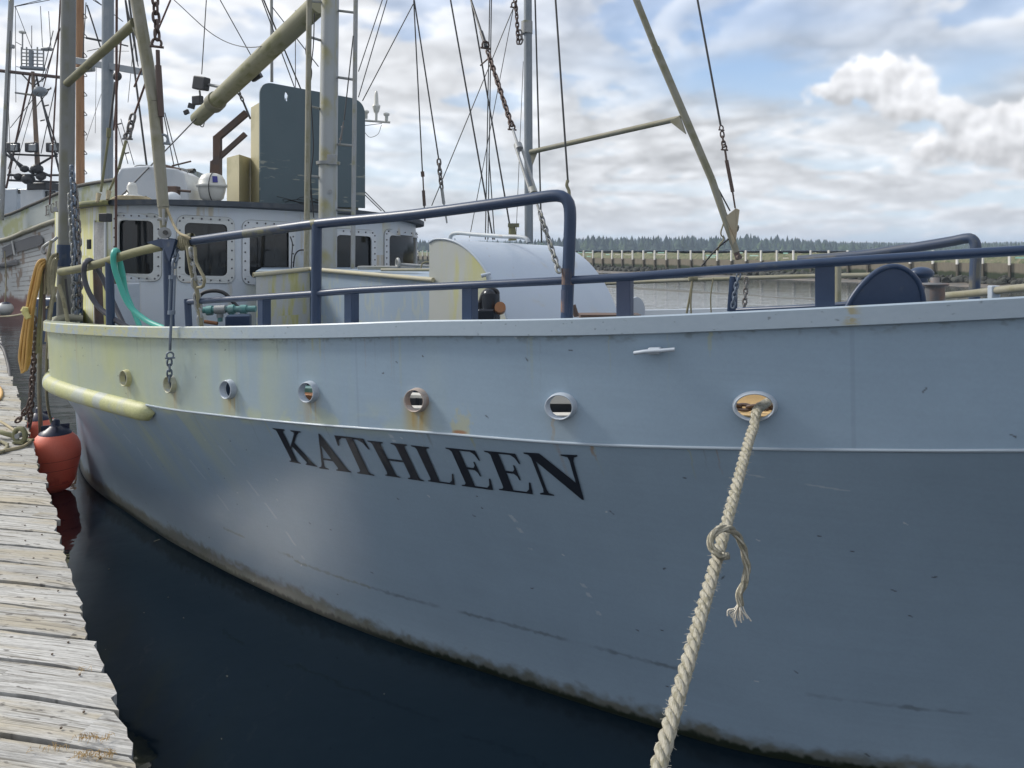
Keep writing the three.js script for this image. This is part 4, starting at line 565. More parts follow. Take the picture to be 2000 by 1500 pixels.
  const mossEdge = range(0.9, sAtPx(232), 30).map(s => { const q = housePt(s, 0, 0.105), v = vOf(q); q.y = roofY(v) - LIST * v - 0.024; return q; }); S('mossy_roof_edge', tube(mossEdge, 0.026, 60, 6), texMat(blotchTex([0.22, 0.22, 0.09], [0.14, 0.15, 0.09], 0.4, 0.6, 6, 6, 53, 0.2), 0.9), roof);
}
{ // on the roof: white locker, life raft, exhaust box, slate board, aerials
  const rd = 7.6, q = (px, py, d = 8.0) => W(px, py, d);
  const sh = new THREE.Shape(); [[-0.30, -0.02], [-0.305, 0.10], [-0.285, 0.22], [-0.25, 0.28], [0, 0.31], [0.27, 0.285], [0.33, 0.25], [0.37, 0.10], [0.385, -0.02]].forEach(([x, y], i) => sh[i ? 'lineTo' : 'moveTo'](x, y));
  const g = new THREE.ExtrudeGeometry(sh, { depth: 0.5, bevelSize: 0.02, bevelThickness: 0.02, bevelSegments: 3 }); frameAt(g, q(323, 393, 8.3).setY(q(323, 393, 8.3).y), V3(1, -0.02, -0.1), UP); const locker = S('roof_locker', g, M.white);
  S('locker_fin', frameAt(new RoundedBoxGeometry(0.035, 0.27, 0.3, 2, 0.014), q(264, 364, 8.0), V3(1, -0.2, -0.1), V3(0.2, 1, 0)), texMat(blotchTex([0.55, 0.54, 0.30], [0.55, 0.55, 0.42], 0.4, 0.6, 3, 3, 58, 0.05), 0.5));
  S('locker_rail', tube([q(262, 331), q(264, 325), q(272, 323), q(300, 325), q(340, 328), q(358, 330), q(365, 333), q(367, 338)], 0.008, 40, 8, 0.3), M.galv, locker); S('bracket', [bar(q(322, 325, 7.9), q(352, 333, 7.9), 0.022), bar(q(336, 324, 7.8), q(373, 315, 7.8), 0.009)], M.rust);
  S('small_engine', [new RoundedBoxGeometry(0.11, 0.08, 0.1, 2, 0.01).translate(...q(338, 372, 7.5).toArray()), bar(q(348, 372, 7.5), q(372, 374, 7.5), 0.012)], M.rust); S('engine_cover', frameAt(new THREE.SphereGeometry(0.09, 20, 10, 0, 6.3, 0, 1.7), q(336, 393, 7.4), V3(1, 0, 0), UP), M.white);
  { const dg = new THREE.LatheGeometry([[0, 0.13], [0.03, 0.125], [0.045, 0.09], [0.05, 0.02], [0.10, 0.0], [0.10, -0.02], [0, -0.02]].map(a => new THREE.Vector2(...a)), 20); dg.translate(...q(258, 383, 7.2).toArray()); S('deck_vent', dg, M.plasticWhite); const coil = []; for (let k = 0; k < 50; k++) { const a = k / 50 * 19; coil.push(q(257, 393, 7.1).add(V3(Math.cos(a) * (0.18 - k * 0.0012), 0.012 + k * 0.0006, Math.sin(a) * 0.12))); } S('roof_line', tube(coil, 0.011, 240, 6), M.ropeTan); }
  // life raft canister
  { const c = q(414, 366, 8.0), lg = new THREE.LatheGeometry([[0, -0.155], [0.07, -0.15], [0.115, -0.115], [0.135, -0.03], [0.138, 0.0], [0.155, 0.004], [0.155, 0.03], [0.138, 0.034], [0.13, 0.075], [0.10, 0.125], [0.05, 0.145], [0, 0.148]].map(a => new THREE.Vector2(...a)), 28); lg.translate(c.x, c.y, c.z); S('life_raft_canister', lg, M.plasticWhite); S('canister_strap', tube(range(-1.2, 1.3, 12).map(a => c.clone().add(V3(0.03, Math.sin(a) * 0.158, Math.cos(a) * 0.165))), 0.005, 30, 6), M.rubber); const st = new THREE.BoxGeometry(0.05, 0.07, 0.004); frameAt(st, c.clone().add(V3(0.075, 0.075, 0.112)), V3(1, 0, -0.6), V3(0, 1, -0.5)); S('canister_label', st, mat(0.03, 0.03, 0.22, 0.5)); S('canister_cradle', frameAt(new RoundedBoxGeometry(0.2, 0.05, 0.2, 1, 0.005), c.clone().add(V3(0, -0.165, 0)), V3(1, 0, 0.2), UP), M.galv); }
  // rusty exhaust elbows
  { const e = (px, py) => q(px, py, 9.4); const sq = (a, b, r) => { const d = b.clone().sub(a), g = new THREE.BoxGeometry(r * 2, d.length() + r, r * 2); g.applyQuaternion(new THREE.Quaternion().setFromUnitVectors(UP, d.normalize())); g.translate(...a.clone().add(b).multiplyScalar(0.5).toArray()); return g; }; S('exhaust_pipe', [sq(e(425, 345), e(425, 270), 0.042), sq(e(424, 270), e(480, 222), 0.036)], M.rust); S('exhaust_pipe', [sq(e(417, 345), e(418, 318), 0.035), sq(e(417, 318), e(478, 263), 0.027)], M.rust); }
  // exhaust box and casing behind the slate board
  S('exhaust_box', prism([W(443, 0, 8.5), W(467, 0, 8.2), W(494, 0, 8.6), W(470, 0, 8.95)].map(p => p.setY(0)), 2.42, p => 3.075), M.cream);
  const bl = W(507, 0, 8.2), br = W(711, 0, 8.95), ex = br.clone().sub(bl).setY(0), wid = ex.length(), exn = ex.clone().normalize(), back = V3(-exn.z, 0, exn.x); if (back.z > 0) back.negate();
  S('stack_casing', prism([W(506, 0, 8.24), W(490, 0, 8.52), W(650, 0, 9.4), W(700, 0, 8.98)].map(p => p.setY(0)), 2.40, 3.635), M.cream);
  const s2 = new THREE.Shape(), hh = 1.30, rr2 = 0.13, tp = x => hh; s2.moveTo(0, 0); s2.lineTo(wid, 0); s2.lineTo(wid, hh - 0.06 - rr2 * 1.3); s2.quadraticCurveTo(wid, hh - 0.06, wid - rr2 * 1.3, hh - 0.045); s2.lineTo(rr2, hh); s2.quadraticCurveTo(0, hh, 0, hh - rr2); s2.closePath();
  const slot = new THREE.Path(); [[0.262, 1.185], [0.27, 1.225], [0.285, 1.235], [0.302, 1.22], [0.312, 1.195], [0.302, 1.165], [0.305, 1.135], [0.29, 1.125], [0.272, 1.13], [0.265, 1.155]].forEach(([x, y], i) => slot[i ? 'lineTo' : 'moveTo'](x, y)); s2.holes.push(slot);
  const bg = new THREE.ExtrudeGeometry(s2, { depth: 0.02, bevelSize: 0.004, bevelThickness: 0.004, bevelSegments: 2 }), bY = 2.545; bg.computeBoundingBox(); const uvb = bg.attributes.uv, pb = bg.attributes.position; for (let i = 0; i < pb.count; i++) uvb.setXY(i, pb.getX(i) / wid, pb.getY(i) / hh); frameAt(bg, V3(bl.x, bY, bl.z).addScaledVector(back, 0), exn, UP); const board = add('slate_board', bg, M.slate, boat);
  const on = (px, py, o = 0.03) => { const t = (px - 507) / 204, d = lerp(8.2, 8.95, t); return W(px, py, d - o); };
  S('board_cable', tube([on(558, 192), on(555, 240), on(548, 300), on(543, 360), on(546, 410), on(548, 450, 0.5)], 0.004, 40, 5), M.cable, board);
  for (let k = 0; k < 7; k++) { const x = 560 + k * 12; S('loose_wire', tube([on(x - 60 * R(), 380 + R() * 15, 0.1), on(x - 20, 378 + R() * 22, 0.14), on(x + 10, 385 + R() * 18, 0.12), on(x + 40, 400 + R() * 10, 0.15)], 0.0035, 20, 4), M.cable); }
  S('wire_tray', frameAt(new RoundedBoxGeometry(0.62, 0.05, 0.08, 1, 0.006), on(608, 404, 0.1), exn, UP), M.roofEdge);
  // aerials beside the board
  const an = (px, py) => W(px, py, 9.2); S('aerial_arm', bar(an(706, 235), an(762, 239), 0.014, 0.014, 8), M.plasticWhite); const ag = new THREE.LatheGeometry([[0, -0.30], [0.014, -0.30], [0.016, -0.21], [0.03, -0.19], [0.048, -0.13], [0.05, -0.11], [0.028, -0.10], [0.022, 0.02], [0.014, 0.06], [0, 0.065]].map(a => new THREE.Vector2(...a)), 16); ag.translate(...an(735, 188).toArray()); S('aerial', ag, M.plasticWhite);
  for (const x of [715, 755]) { const mg = new THREE.LatheGeometry([[0, -0.09], [0.018, -0.09], [0.02, -0.03], [0.035, -0.02], [0.038, 0.0], [0.02, 0.012], [0, 0.014]].map(a => new THREE.Vector2(...a)), 16); mg.translate(...an(x, x === 715 ? 217 : 222).toArray()); S('satellite_dome', mg, M.plasticWhite); }
  S('aerial_cable', tube([an(712, 258), an(722, 268), an(738, 262), an(745, 244)], 0.003, 16, 4), M.cable); S('aerial_stay', bar(an(708, 246), an(746, 241), 0.004), M.wire);
}
{ // mast with ladder rails, boom and floodlights
  const md = 7.6, m = (px, py, d = md) => W(px, py, d);
  S('mast', [bar(m(640, 540), m(641, 322), 0.091, 0.091, 24), bar(m(641, 322), m(645, 0), 0.089, 0.086, 24), bar(m(645, 0), m(652, -800), 0.086, 0.07, 24)], texMat(blotchTex([0.36, 0.38, 0.39], [0.33, 0.31, 0.17], 0.46, 0.66, 3, 2, 63, 0.08), 0.5, 0.1));
  S('mast_collar', [bar(m(641, 322), m(641, 316), 0.115, 0.118, 24), frameAt(new RoundedBoxGeometry(0.09, 0.10, 0.06, 2, 0.006), m(649, 312, md - 0.08), V3(1, 0, 0), UP), bar(m(645, 374, md - 0.09), m(645, 374, md - 0.13), 0.02)], M.galv);
  S('mast_bracket', bar(m(641, 326), m(650, 365, md - 0.06), 0.02, 0.008, 8), M.galv);
  const ld = md - 0.15; S('ladder_rail', bar(m(598, 570, ld - 0.3), m(606, -200, ld), 0.026, 0.026, 10), M.galvMoss); S('ladder_rail', bar(m(689, 530, ld), m(697, -200, ld), 0.022, 0.022, 10), M.galv);
  for (const [x0, y0, x1, y1] of [[604, 72, 630, 80], [601, 207, 629, 213], [599, 343, 627, 346], [602, 2, 632, 4]]) S('ladder_rung', bar(m(x0, y0, ld), m(x1, y1, md), 0.013, 0.013, 8), M.galv);
  for (const [x0, y0, x1, y1] of [[662, 21, 696, 25], [660, 151, 694, 156], [660, 282, 692, 285], [656, 410, 690, 412]]) S('ladder_rung', bar(m(x0, y0, md), m(x1, y1, ld), 0.013, 0.013, 8), M.galv);
  S('mast_cable', tube([m(607, 60, ld), m(597, 100, ld), m(609, 140, ld), m(600, 190, ld), m(604, 260, ld), m(600, 330, ld), m(610, 400, ld)], 0.005, 60, 5), M.cable); S('mast_cable', tube([m(614, 26, ld), m(612, 90, ld), m(606, 150, ld), m(612, 290, ld), m(607, 350, ld), m(613, 425, ld)], 0.006, 60, 5), M.cable);
  S('halyard', bar(m(690, 70, ld - 0.05), m(672, 235, ld - 0.05), 0.006), M.wire); turnbuckle(m(671, 238, ld - 0.05), m(664, 282, ld - 0.05), 0.012, M.chain);
  const b0 = W(622, 8, 7.75), b1 = W(385, 233, 9.7), bd = b1.clone().sub(b0), bp = t => b0.clone().addScaledVector(bd, t); S('boom', [bar(b0, bp(0.82), 0.105, 0.10, 22), bar(bp(0.82), b1, 0.088, 0.088, 22)], M.boomMoss); S('boom_band', [bar(bp(0.80), bp(0.84), 0.118, 0.118, 22)], M.galvMoss);
  S('boom_wire', tube([W(545, 85, 8.2), W(480, 92, 8.5), W(420, 70, 8.8), W(340, 0, 9)], 0.005, 40, 5), M.cable);
  const lamp = (px, py, d, s, ax, ay) => { const g1 = new RoundedBoxGeometry(s, s * 0.85, s * 0.55, 2, s * 0.08), g2 = new THREE.BoxGeometry(s * 0.86, s * 0.7, 0.01); g2.translate(0, 0, -s * 0.28); for (const g of [g1, g2]) frameAt(g, W(px, py, d), ax, ay); S('floodlight', g1, M.lampBlack); S('lamp_lens', g2, M.lampLens); };
  lamp(393, 163, 9.4, 0.19, V3(1, -0.2, 0.4), V3(0.25, 1, 0.1)); lamp(386, 196, 9.6, 0.13, V3(1, 0, 0.4), V3(-0.1, 1, 0)); lamp(499, 147, 8.9, 0.13, V3(1, 0.5, 0.3), V3(-0.4, 1, 0.2)); lamp(374, 207, 9.7, 0.08, V3(1, -0.3, 0.2), UP); lamp(364, 219, 9.7, 0.065, V3(1, 0.4, 0.2), UP); lamp(478, 157, 9, 0.09, V3(1, 0.3, 0), V3(-0.5, 1, 0));
  S('lamp_bracket', [bar(W(405, 165, 9.4), W(432, 170, 9.3), 0.018, 0.022, 8), bar(W(390, 178, 9.5), W(391, 186, 9.6), 0.012)], M.galv); for (const [x, y] of [[452, 190]]) { chain([W(465, 178, 9.15), W(474, 196, 9.15)], 0.045, 0.008, M.chain); S('boom_sheet', bar(W(474, 196, 9.15), W(489, 232, 9.1), 0.012), M.wire); }
  S('lamp_cable', tube([W(388, 243, 9.7), W(396, 248, 9.7), W(400, 236, 9.7)], 0.006, 16, 5), M.cable);
}
{ // outrigger poles with their upright stanchions and spreaders, near and far
  const nd = 6.25, n = (px, py, d = nd) => W(px, py, d);
  const gp = texMat(blotchTex([0.18, 0.185, 0.18], [0.15, 0.15, 0.11], 0.5, 0.68, 3, 2, 67, 0.08), 0.5, 0.15);
  S('stanchion', [bar(n(127, 640), n(129, 480), 0.062, 0.062, 20), bar(n(129, 480), n(134, 0), 0.058, 0.055, 20), bar(n(134, 0), n(140, -500), 0.055, 0.05, 20)], gp); S('stanchion_band', bar(n(128, 520), n(129, 478), 0.0645, 0.0645, 20), M.navy);
  const p0 = W(319, 405, 4.56), p1 = W(301, 200, 4.62), p2 = W(267, 0, 4.7), p3 = W(180, -520, 4.9); S('outrigger_pole', [bar(W(318.5, 448, 4.55), W(319.5, 405, 4.56), 0.016, 0.03, 16), bar(p0, p1, 0.032, 0.036, 16), bar(p1, p2, 0.036, 0.037, 16), bar(p2, p3, 0.037, 0.035, 16)], M.galvMoss);
  S('spreader', bar(W(131, 163, 6.22), W(264, 44, 4.69), 0.030, 0.030, 14), M.mossPipe);
  const tri = (a, b, c, th = 0.01) => { const g = new THREE.BufferGeometry(), nn = b.clone().sub(a).cross(c.clone().sub(a)).normalize().multiplyScalar(th / 2), F1 = [a, b, c].map(p => p.clone().add(nn)), F2 = [a, b, c].map(p => p.clone().sub(nn)), q = [...F1, ...F2], I = [0, 1, 2, 3, 5, 4, 0, 3, 4, 0, 4, 1, 1, 4, 5, 1, 5, 2, 2, 5, 3, 2, 3, 0]; g.setAttribute('position', new THREE.Float32BufferAttribute(I.flatMap(i => q[i].toArray()), 3)); g.computeVertexNormals(); return boxUV(g, 2); };
  add('gusset', tri(W(258, 52, 4.7), W(268, 78, 4.68), W(266, 42, 4.69)), M.galvMoss, boat);
  // pivot, bracket and the pole's clevis
  const pv = new THREE.CylinderGeometry(0.034, 0.034, 0.055, 24); pv.rotateX(1.5708); pv.rotateY(0.3); pv.translate(...W(322, 455, 4.52).toArray()); const pn = new THREE.CylinderGeometry(0.013, 0.013, 0.075, 14); pn.rotateX(1.5708); pn.rotateY(0.3); pn.translate(...W(324, 454, 4.50).toArray()); S('pivot', pv, M.galv); S('pivot_pin', pn, M.wire);
  S('pole_clevis', [bar(W(310, 427, 4.54), W(326, 429, 4.54), 0.012), bar(W(319, 408, 4.5), W(319.5, 440, 4.5), 0.007)], M.galv);
  add('pivot_bracket', [tri(W(288, 474, 4.52), W(316, 467, 4.52), W(322, 486, 4.5), 0.02), tri(W(316, 467, 4.5), W(345, 468, 4.46), W(333, 512, 4.46), 0.02), tri(W(318, 480, 4.54), W(345, 468, 4.46), W(322, 466, 4.62), 0.016)], M.navy, boat);
  // far side
  const fu = (px, py, d = 8.3) => W(px, py, d), fo = (px, py, d = 7.0) => W(px, py, d);
  S('stanchion', [bar(fu(1033, 475), fu(1031, 62), 0.046, 0.045, 16), bar(fu(1031, 62), fu(1030, -400), 0.044, 0.04, 16)], M.steelGrey); S('stanchion_band', bar(fu(1029, 66), fu(1029, 42), 0.062, 0.062, 16), M.galv);
  S('outrigger_pole', [bar(fo(1438, 492), fo(1390, 350), 0.030, 0.034, 16), bar(fo(1390, 350), fo(1280, 93), 0.034, 0.036, 16), bar(fo(1280, 93), fo(1245, 5), 0.03, 0.03, 16), bar(fo(1245, 5), fo(1050, -480, 7.1), 0.03, 0.028, 16)], M.galvMoss); S('pole_clevis', [bar(fo(1436, 488), fo(1443, 506), 0.026, 0.03, 14), bar(fo(1441, 503, 6.95), fo(1445, 502, 6.9), 0.022)], M.rust);
  S('spreader', bar(fu(1036, 297, 8.2), fo(1328, 231, 7.05), 0.027, 0.027, 14), M.galvMoss); add('gusset', tri(fo(1308, 237, 7.1), fo(1340, 262), fo(1328, 226)), M.galvMoss, boat); add('gusset', tri(fu(1036, 300, 8.2), fu(1049, 299, 8.15), fu(1040, 322, 8.2)), M.galvMoss, boat);
  add('pole_plate', [tri(fo(1417, 423, 6.98), fo(1437, 407, 6.96), fo(1437, 470, 6.96), 0.02), tri(fo(1417, 423, 6.98), fo(1437, 470, 6.96), fo(1432, 478, 6.98), 0.02), tri(fo(1437, 407, 6.96), fo(1444, 410, 6.96), fo(1437, 470, 6.96), 0.02)], texMat(blotchTex([0.36, 0.31, 0.22], [0.28, 0.18, 0.10], 0.4, 0.65, 4, 4, 69, 0.1), 0.7), boat);
  S('guy_wire', bar(fo(1382, 330), fo(1426, 412), 0.007), M.wire); S('lashing', tube([fo(1370, 520), fo(1400, 486), fo(1425, 465), fo(1442, 447), fo(1441, 440)], 0.008, 24, 6), M.cable); S('lashing', tube([fo(1420, 418), fo(1412, 440), fo(1408, 458), fo(1414, 466), fo(1404, 480), fo(1402, 490)], 0.007, 24, 6), M.ropeDirty);
  S('hanging_line', tube([W(1353, 543, 6.6), W(1348, 575, 6.6), W(1341, 612, 6.6)], 0.010, 12, 6), M.ropeDirty); S('hanging_line', tube([W(1353, 545, 6.58), W(1349, 590, 6.58), W(1350, 612, 6.58)], 0.008, 12, 6), M.ropeDirty); S('hanging_line', tube([W(1393, 543, 6.6), W(1388, 580, 6.6), W(1389, 612, 6.6)], 0.006, 12, 6), M.ropeDirty); S('lashing', bar(W(1345, 544, 6.55), W(1362, 543, 6.55), 0.024, 0.024, 10), M.ropeDirty);
  chain([W(1458, 543, 6.4), W(1456, 575, 6.4), W(1453, 604, 6.4)], 0.042, 0.0075, M.chain); chain([W(1443, 535, 6.5), W(1436, 570, 6.5), W(1431, 600, 6.5)], 0.042, 0.008, M.chainBlue);
  // far stay: wire, links, turnbuckle
  wires([[fo(1355, -40), fo(1407.5, 245), 0.010]], M.wire); shackle(fo(1409, 250), 0.022, M.rustChain); chain([fo(1410, 258), fo(1414, 286)], 0.042, 0.008, M.rustChain); shackle(fo(1415, 288), 0.026, M.rustChain); S('turnbuckle', [bar(fo(1416, 292), fo(1419, 313), 0.010), bar(fo(1419, 313), fo(1431, 375), 0.017), bar(fo(1431, 375), fo(1436, 407), 0.008)], M.rustChain);
  // stay from the bent rail up to the masthead: chain, turnbuckle, chain, wire
  const head = W(640, -1400, 7.6).setY(8.9), foot = W(1092, 531, 3.02), sd = head.clone().sub(foot), st = t => foot.clone().addScaledVector(sd, t), atPy = py => { let a = 0, b = 0.4; for (let i = 0; i < 40; i++) { const c = (a + b) / 2; if (project(st(c))[1] > py) a = c; else b = c; } return st(a); };
  chain([foot, atPy(414)], 0.026, 0.0046, M.galv, boat); turnbuckle(atPy(412), atPy(252), 0.0125, M.galv); shackle(atPy(248), 0.014, M.rustChain); chain([atPy(245), atPy(100)], 0.0265, 0.005, M.rustChain); shackle(atPy(88), 0.018, M.rustChain); wires([[atPy(70), head, 0.006], [atPy(92), atPy(62), 0.010]], M.wire);
  S('wire_tail', tube([atPy(112), atPy(120).add(V3(-0.05, -0.02, 0))], 0.004, 6, 5), M.rustChain);
  // near stay of the outrigger: chain, rod, shackle on a plate
  const q = (px, py) => W(px, py, 4.6); chain([q(300, -60), q(303, 0), q(307, 76)], 0.052, 0.0085, M.rustChain); shackle(q(306, 84), 0.026, M.rustChain); S('turnbuckle', [bar(q(308, 98), q(309, 128), 0.012), bar(q(309, 128), q(315, 228), 0.018, 0.018, 12), bar(q(315, 228), q(317, 264), 0.008)], M.rustChain); shackle(q(318, 272), 0.028, M.steelGrey, V3(0, 1, 0)); add('gusset', tri(q(310, 284), q(320, 284), q(318, 372), 0.03), M.galvMoss, boat);
  // hanging chain and turnbuckle over the bulwark into a drain pipe
  const r = (px, py, o = -0.03) => railPt(px, py, o); chain([r(346, 478, 0.03), r(343, 500, 0.0), r(340, 520, -0.02)], 0.04, 0.0075, M.chainBlue); turnbuckle(r(338, 512, -0.03), r(334, 640, -0.045), 0.014, M.chainBlue); S('chain_rod', tube([r(334, 636, -0.045), r(332.5, 665, -0.05), r(332, 684, -0.045)], 0.0085, 12, 8), M.chainBlue); shackle(r(332, 694, -0.04), 0.018, M.chainBlue); chain([r(331, 702, -0.04), r(331, 745, -0.02)], 0.034, 0.006, M.chainBlue);
  // blue-painted chain bunch hanging by the near stanchion
  for (const [dx, y0, y1, m] of [[0, 325, 620, M.chainBlue], [6, 360, 600, M.chain], [-4, 380, 640, M.galv], [3, 410, 560, M.chainBlue]]) chain([W(140 + dx, y0, 6.15), W(148 + dx, (y0 + y1) / 2, 6.1), W(150 + dx, y1, 6.12)], 0.05, 0.0085, m);
}
{ // wires, from the pictures they make against the sky to where they are made fast
  const mh = W(640, -1400, 7.6).setY(8.6), fs = (px, py, d) => W(px, py, d);
  const to = (px0, py0, px1, py1, d0, d1, r, m = M.wire) => wires([[fs(px0, py0, d0), fs(px1, py1, d1), r]], m);
  to(880, 0, 963, 468, 8.2, 8.2, 0.010); to(920, 0, 996, 442, 8.2, 8.2, 0.010); to(958, -80, 948, 468, 8.6, 8.6, 0.007); to(961, -80, 953, 468, 8.6, 8.6, 0.007); to(955, 300, 966, 468, 8.6, 8.6, 0.007); to(1043, -80, 1058, 474, 8.3, 8.3, 0.010); to(1081, -60, 1109, 352, 7.6, 7.6, 0.011); to(1003, 15, 917, 464, 8.9, 8.9, 0.005); to(1002, 17, 843, 402, 8.9, 8.9, 0.006); to(1022, 120, 1008, 460, 8.9, 8.9, 0.004);
  to(808, 0, 825, 335, 8.6, 8.6, 0.008); to(809, 0, 857, 312, 8.6, 8.6, 0.009); to(807, 8, 708, 197, 8.6, 9.1, 0.006); to(756, 0, 700, 190, 9.0, 9.1, 0.006); to(750, -10, 700, 140, 9.0, 9.1, 0.006);
  S('turnbuckle', [bar(fs(825, 335, 8.6), fs(826, 345, 8.6), 0.020), bar(fs(827, 372, 8.6), fs(829, 402, 8.6), 0.018), bar(fs(826, 345, 8.6), fs(830, 432, 8.6), 0.008)], M.rust); chain([fs(857, 312, 8.6), fs(860, 345, 8.6), fs(863, 368, 8.6)], 0.055, 0.010, M.chain); S('turnbuckle', [bar(fs(863, 370, 8.6), fs(867, 398, 8.6), 0.018), bar(fs(867, 398, 8.6), fs(873, 436, 8.6), 0.009)], M.galv);
  S('rope_end', tube([fs(1109, 352, 7.6), fs(1107, 362, 7.6), fs(1111, 372, 7.6), fs(1112, 384, 7.6)], 0.018, 16, 6), M.ropeDirty); S('deck_fitting', [bar(fs(1000, 440, 8.2), fs(1001, 470, 8.2), 0.035, 0.045, 12), frameAt(new THREE.BoxGeometry(0.12, 0.04, 0.08), fs(1003, 440, 8.2), V3(1, 0, 0), UP)], M.mossPipe);
  chain([fs(1004, -20, 8.1), fs(1009, 30, 8.1), fs(1012, 85, 8.1)], 0.045, 0.008, M.rustChain); chain([fs(1015, 60, 8.1), fs(1019, 75, 8.1), fs(1016, 85, 8.1)], 0.045, 0.009, M.chain); shackle(fs(1004, 10, 8.15), 0.03, M.rustChain);
  to(430, 0, 508, 140, 9.0, 9.0, 0.006); to(403, 0, 394, 145, 9.4, 9.4, 0.006); to(508, -10, 575, 170, 8.0, 8.9, 0.006); to(511, -10, 588, 175, 8.0, 8.9, 0.008); to(530, -50, 531, 160, 8.9, 8.9, 0.018, M.galv); to(577, 20, 577, 190, 9.2, 9.2, 0.005); to(532, 14, 622, 130, 8.4, 8.4, 0.006); to(708, 370, 752, 414, 9.0, 9.0, 0.006); to(708, 376, 745, 412, 9.0, 9.0, 0.006);
  to(228, -20, 226, 575, 6.4, 6.4, 0.010, M.rustWire); to(333, 0, 262, 170, 7.4, 7.2, 0.009, M.rustWire); to(384, 231, 235, 385, 9.6, 7.0, 0.008, M.wire); to(245, 0, 290, 350, 9.5, 9.5, 0.012); to(252, 0, 268, 120, 9.5, 9.5, 0.012); to(318, 215, 340, 325, 9.4, 9.4, 0.006); to(322, 220, 350, 328, 9.4, 9.4, 0.006);
  // left group: block, twin shrouds, links
  to(238, 60, 222, 255, 7.0, 7.0, 0.007, M.rustWire); const bk = new THREE.SphereGeometry(0.042, 18, 12); bk.scale(1, 1, 0.5); bk.translate(...fs(229, 149, 7.0).toArray()); S('pulley_block', bk, M.lampBlack); to(225, 160, 214, 250, 7.0, 7.0, 0.010); S('turnbuckle', [bar(fs(213, 250, 7), fs(212, 268, 7), 0.02), bar(fs(212, 268, 7), fs(197, 375, 7), 0.011)], M.mossPipe);
  to(285, 160, 262, 225, 7.2, 7.2, 0.010, M.rustWire); chain([fs(260, 225, 7.2), fs(250, 268, 7.2)], 0.075, 0.012, M.chain); shackle(fs(249, 266, 7.2), 0.03, M.chain); S('turnbuckle', [bar(fs(246, 275, 7.2), fs(232, 330, 7.1), 0.014), bar(fs(241, 300, 7.2), fs(226, 345, 7.1), 0.011), bar(fs(228, 340, 7.1), fs(214, 372, 7.1), 0.010)], M.mossPipe);
  for (const [x, y] of [[213, 374], [193, 379]]) { S('dead_eye', bar(fs(x, y, 7.0), fs(x - 3, y + 16, 6.95), 0.022, 0.014, 8), M.ropeTan); }
}
{ // pipework and gear seen under the low rail aft
  const q = (px, py, d = 5.4) => W(px, py, d); S('valve_manifold', [bar(q(385, 606), q(500, 603), 0.022, 0.022, 12), bar(q(404, 607), q(415, 606), 0.034), bar(q(447, 605), q(458, 604), 0.034), bar(q(470, 604), q(482, 604), 0.032), bar(q(430, 604), q(430, 628), 0.018), bar(q(452, 604), q(452, 628), 0.016)], M.patina); S('valve_body', [bar(q(420, 605, 5.38), q(440, 604, 5.38), 0.03, 0.03, 12), bar(q(430, 604), q(430, 620), 0.024)], M.galv);
  S('pump_box', frameAt(new RoundedBoxGeometry(0.16, 0.09, 0.12, 2, 0.01), q(466, 628, 5.3), V3(1, 0, -0.2), UP), M.navy); S('pump_pipe', tube([q(398, 628), q(412, 630), q(425, 632)], 0.013, 10, 8), M.copper);
  S('black_hose', tube([q(384, 592, 5.6), q(394, 574, 5.6), q(415, 568, 5.6), q(437, 572, 5.6), q(455, 590, 5.6), q(470, 606, 5.6)], 0.014, 40, 8), M.rubber);
  S('wall_cable', tube([q(603, 489, 7.3), q(585, 489, 7.3), q(577, 497, 7.3), q(573, 522, 7.3)], 0.007, 24, 5), M.cable); S('wall_cable', tube([q(567, 462, 7.2), q(571, 475, 7.2), q(570, 500, 7.2), q(569, 524, 7.2)], 0.006, 24, 5), M.cable); S('door_panel', frameAt(new RoundedBoxGeometry(0.2, 0.42, 0.02, 1, 0.006), q(247, 605, 6.2), V3(1, 0, -0.9), UP), M.paleGrey);
  S('doorway_post', bar(q(190, 520, 6.3), q(194, 640, 6.3), 0.035, 0.035, 10), M.rust);
  S('stern_pipe', tube([q(160, 622, 5.95), q(122, 621, 5.85), q(106, 630, 5.8), q(104, 655, 5.78), q(100, 700, 5.8)], 0.026, 30, 10), M.galvMoss);
}
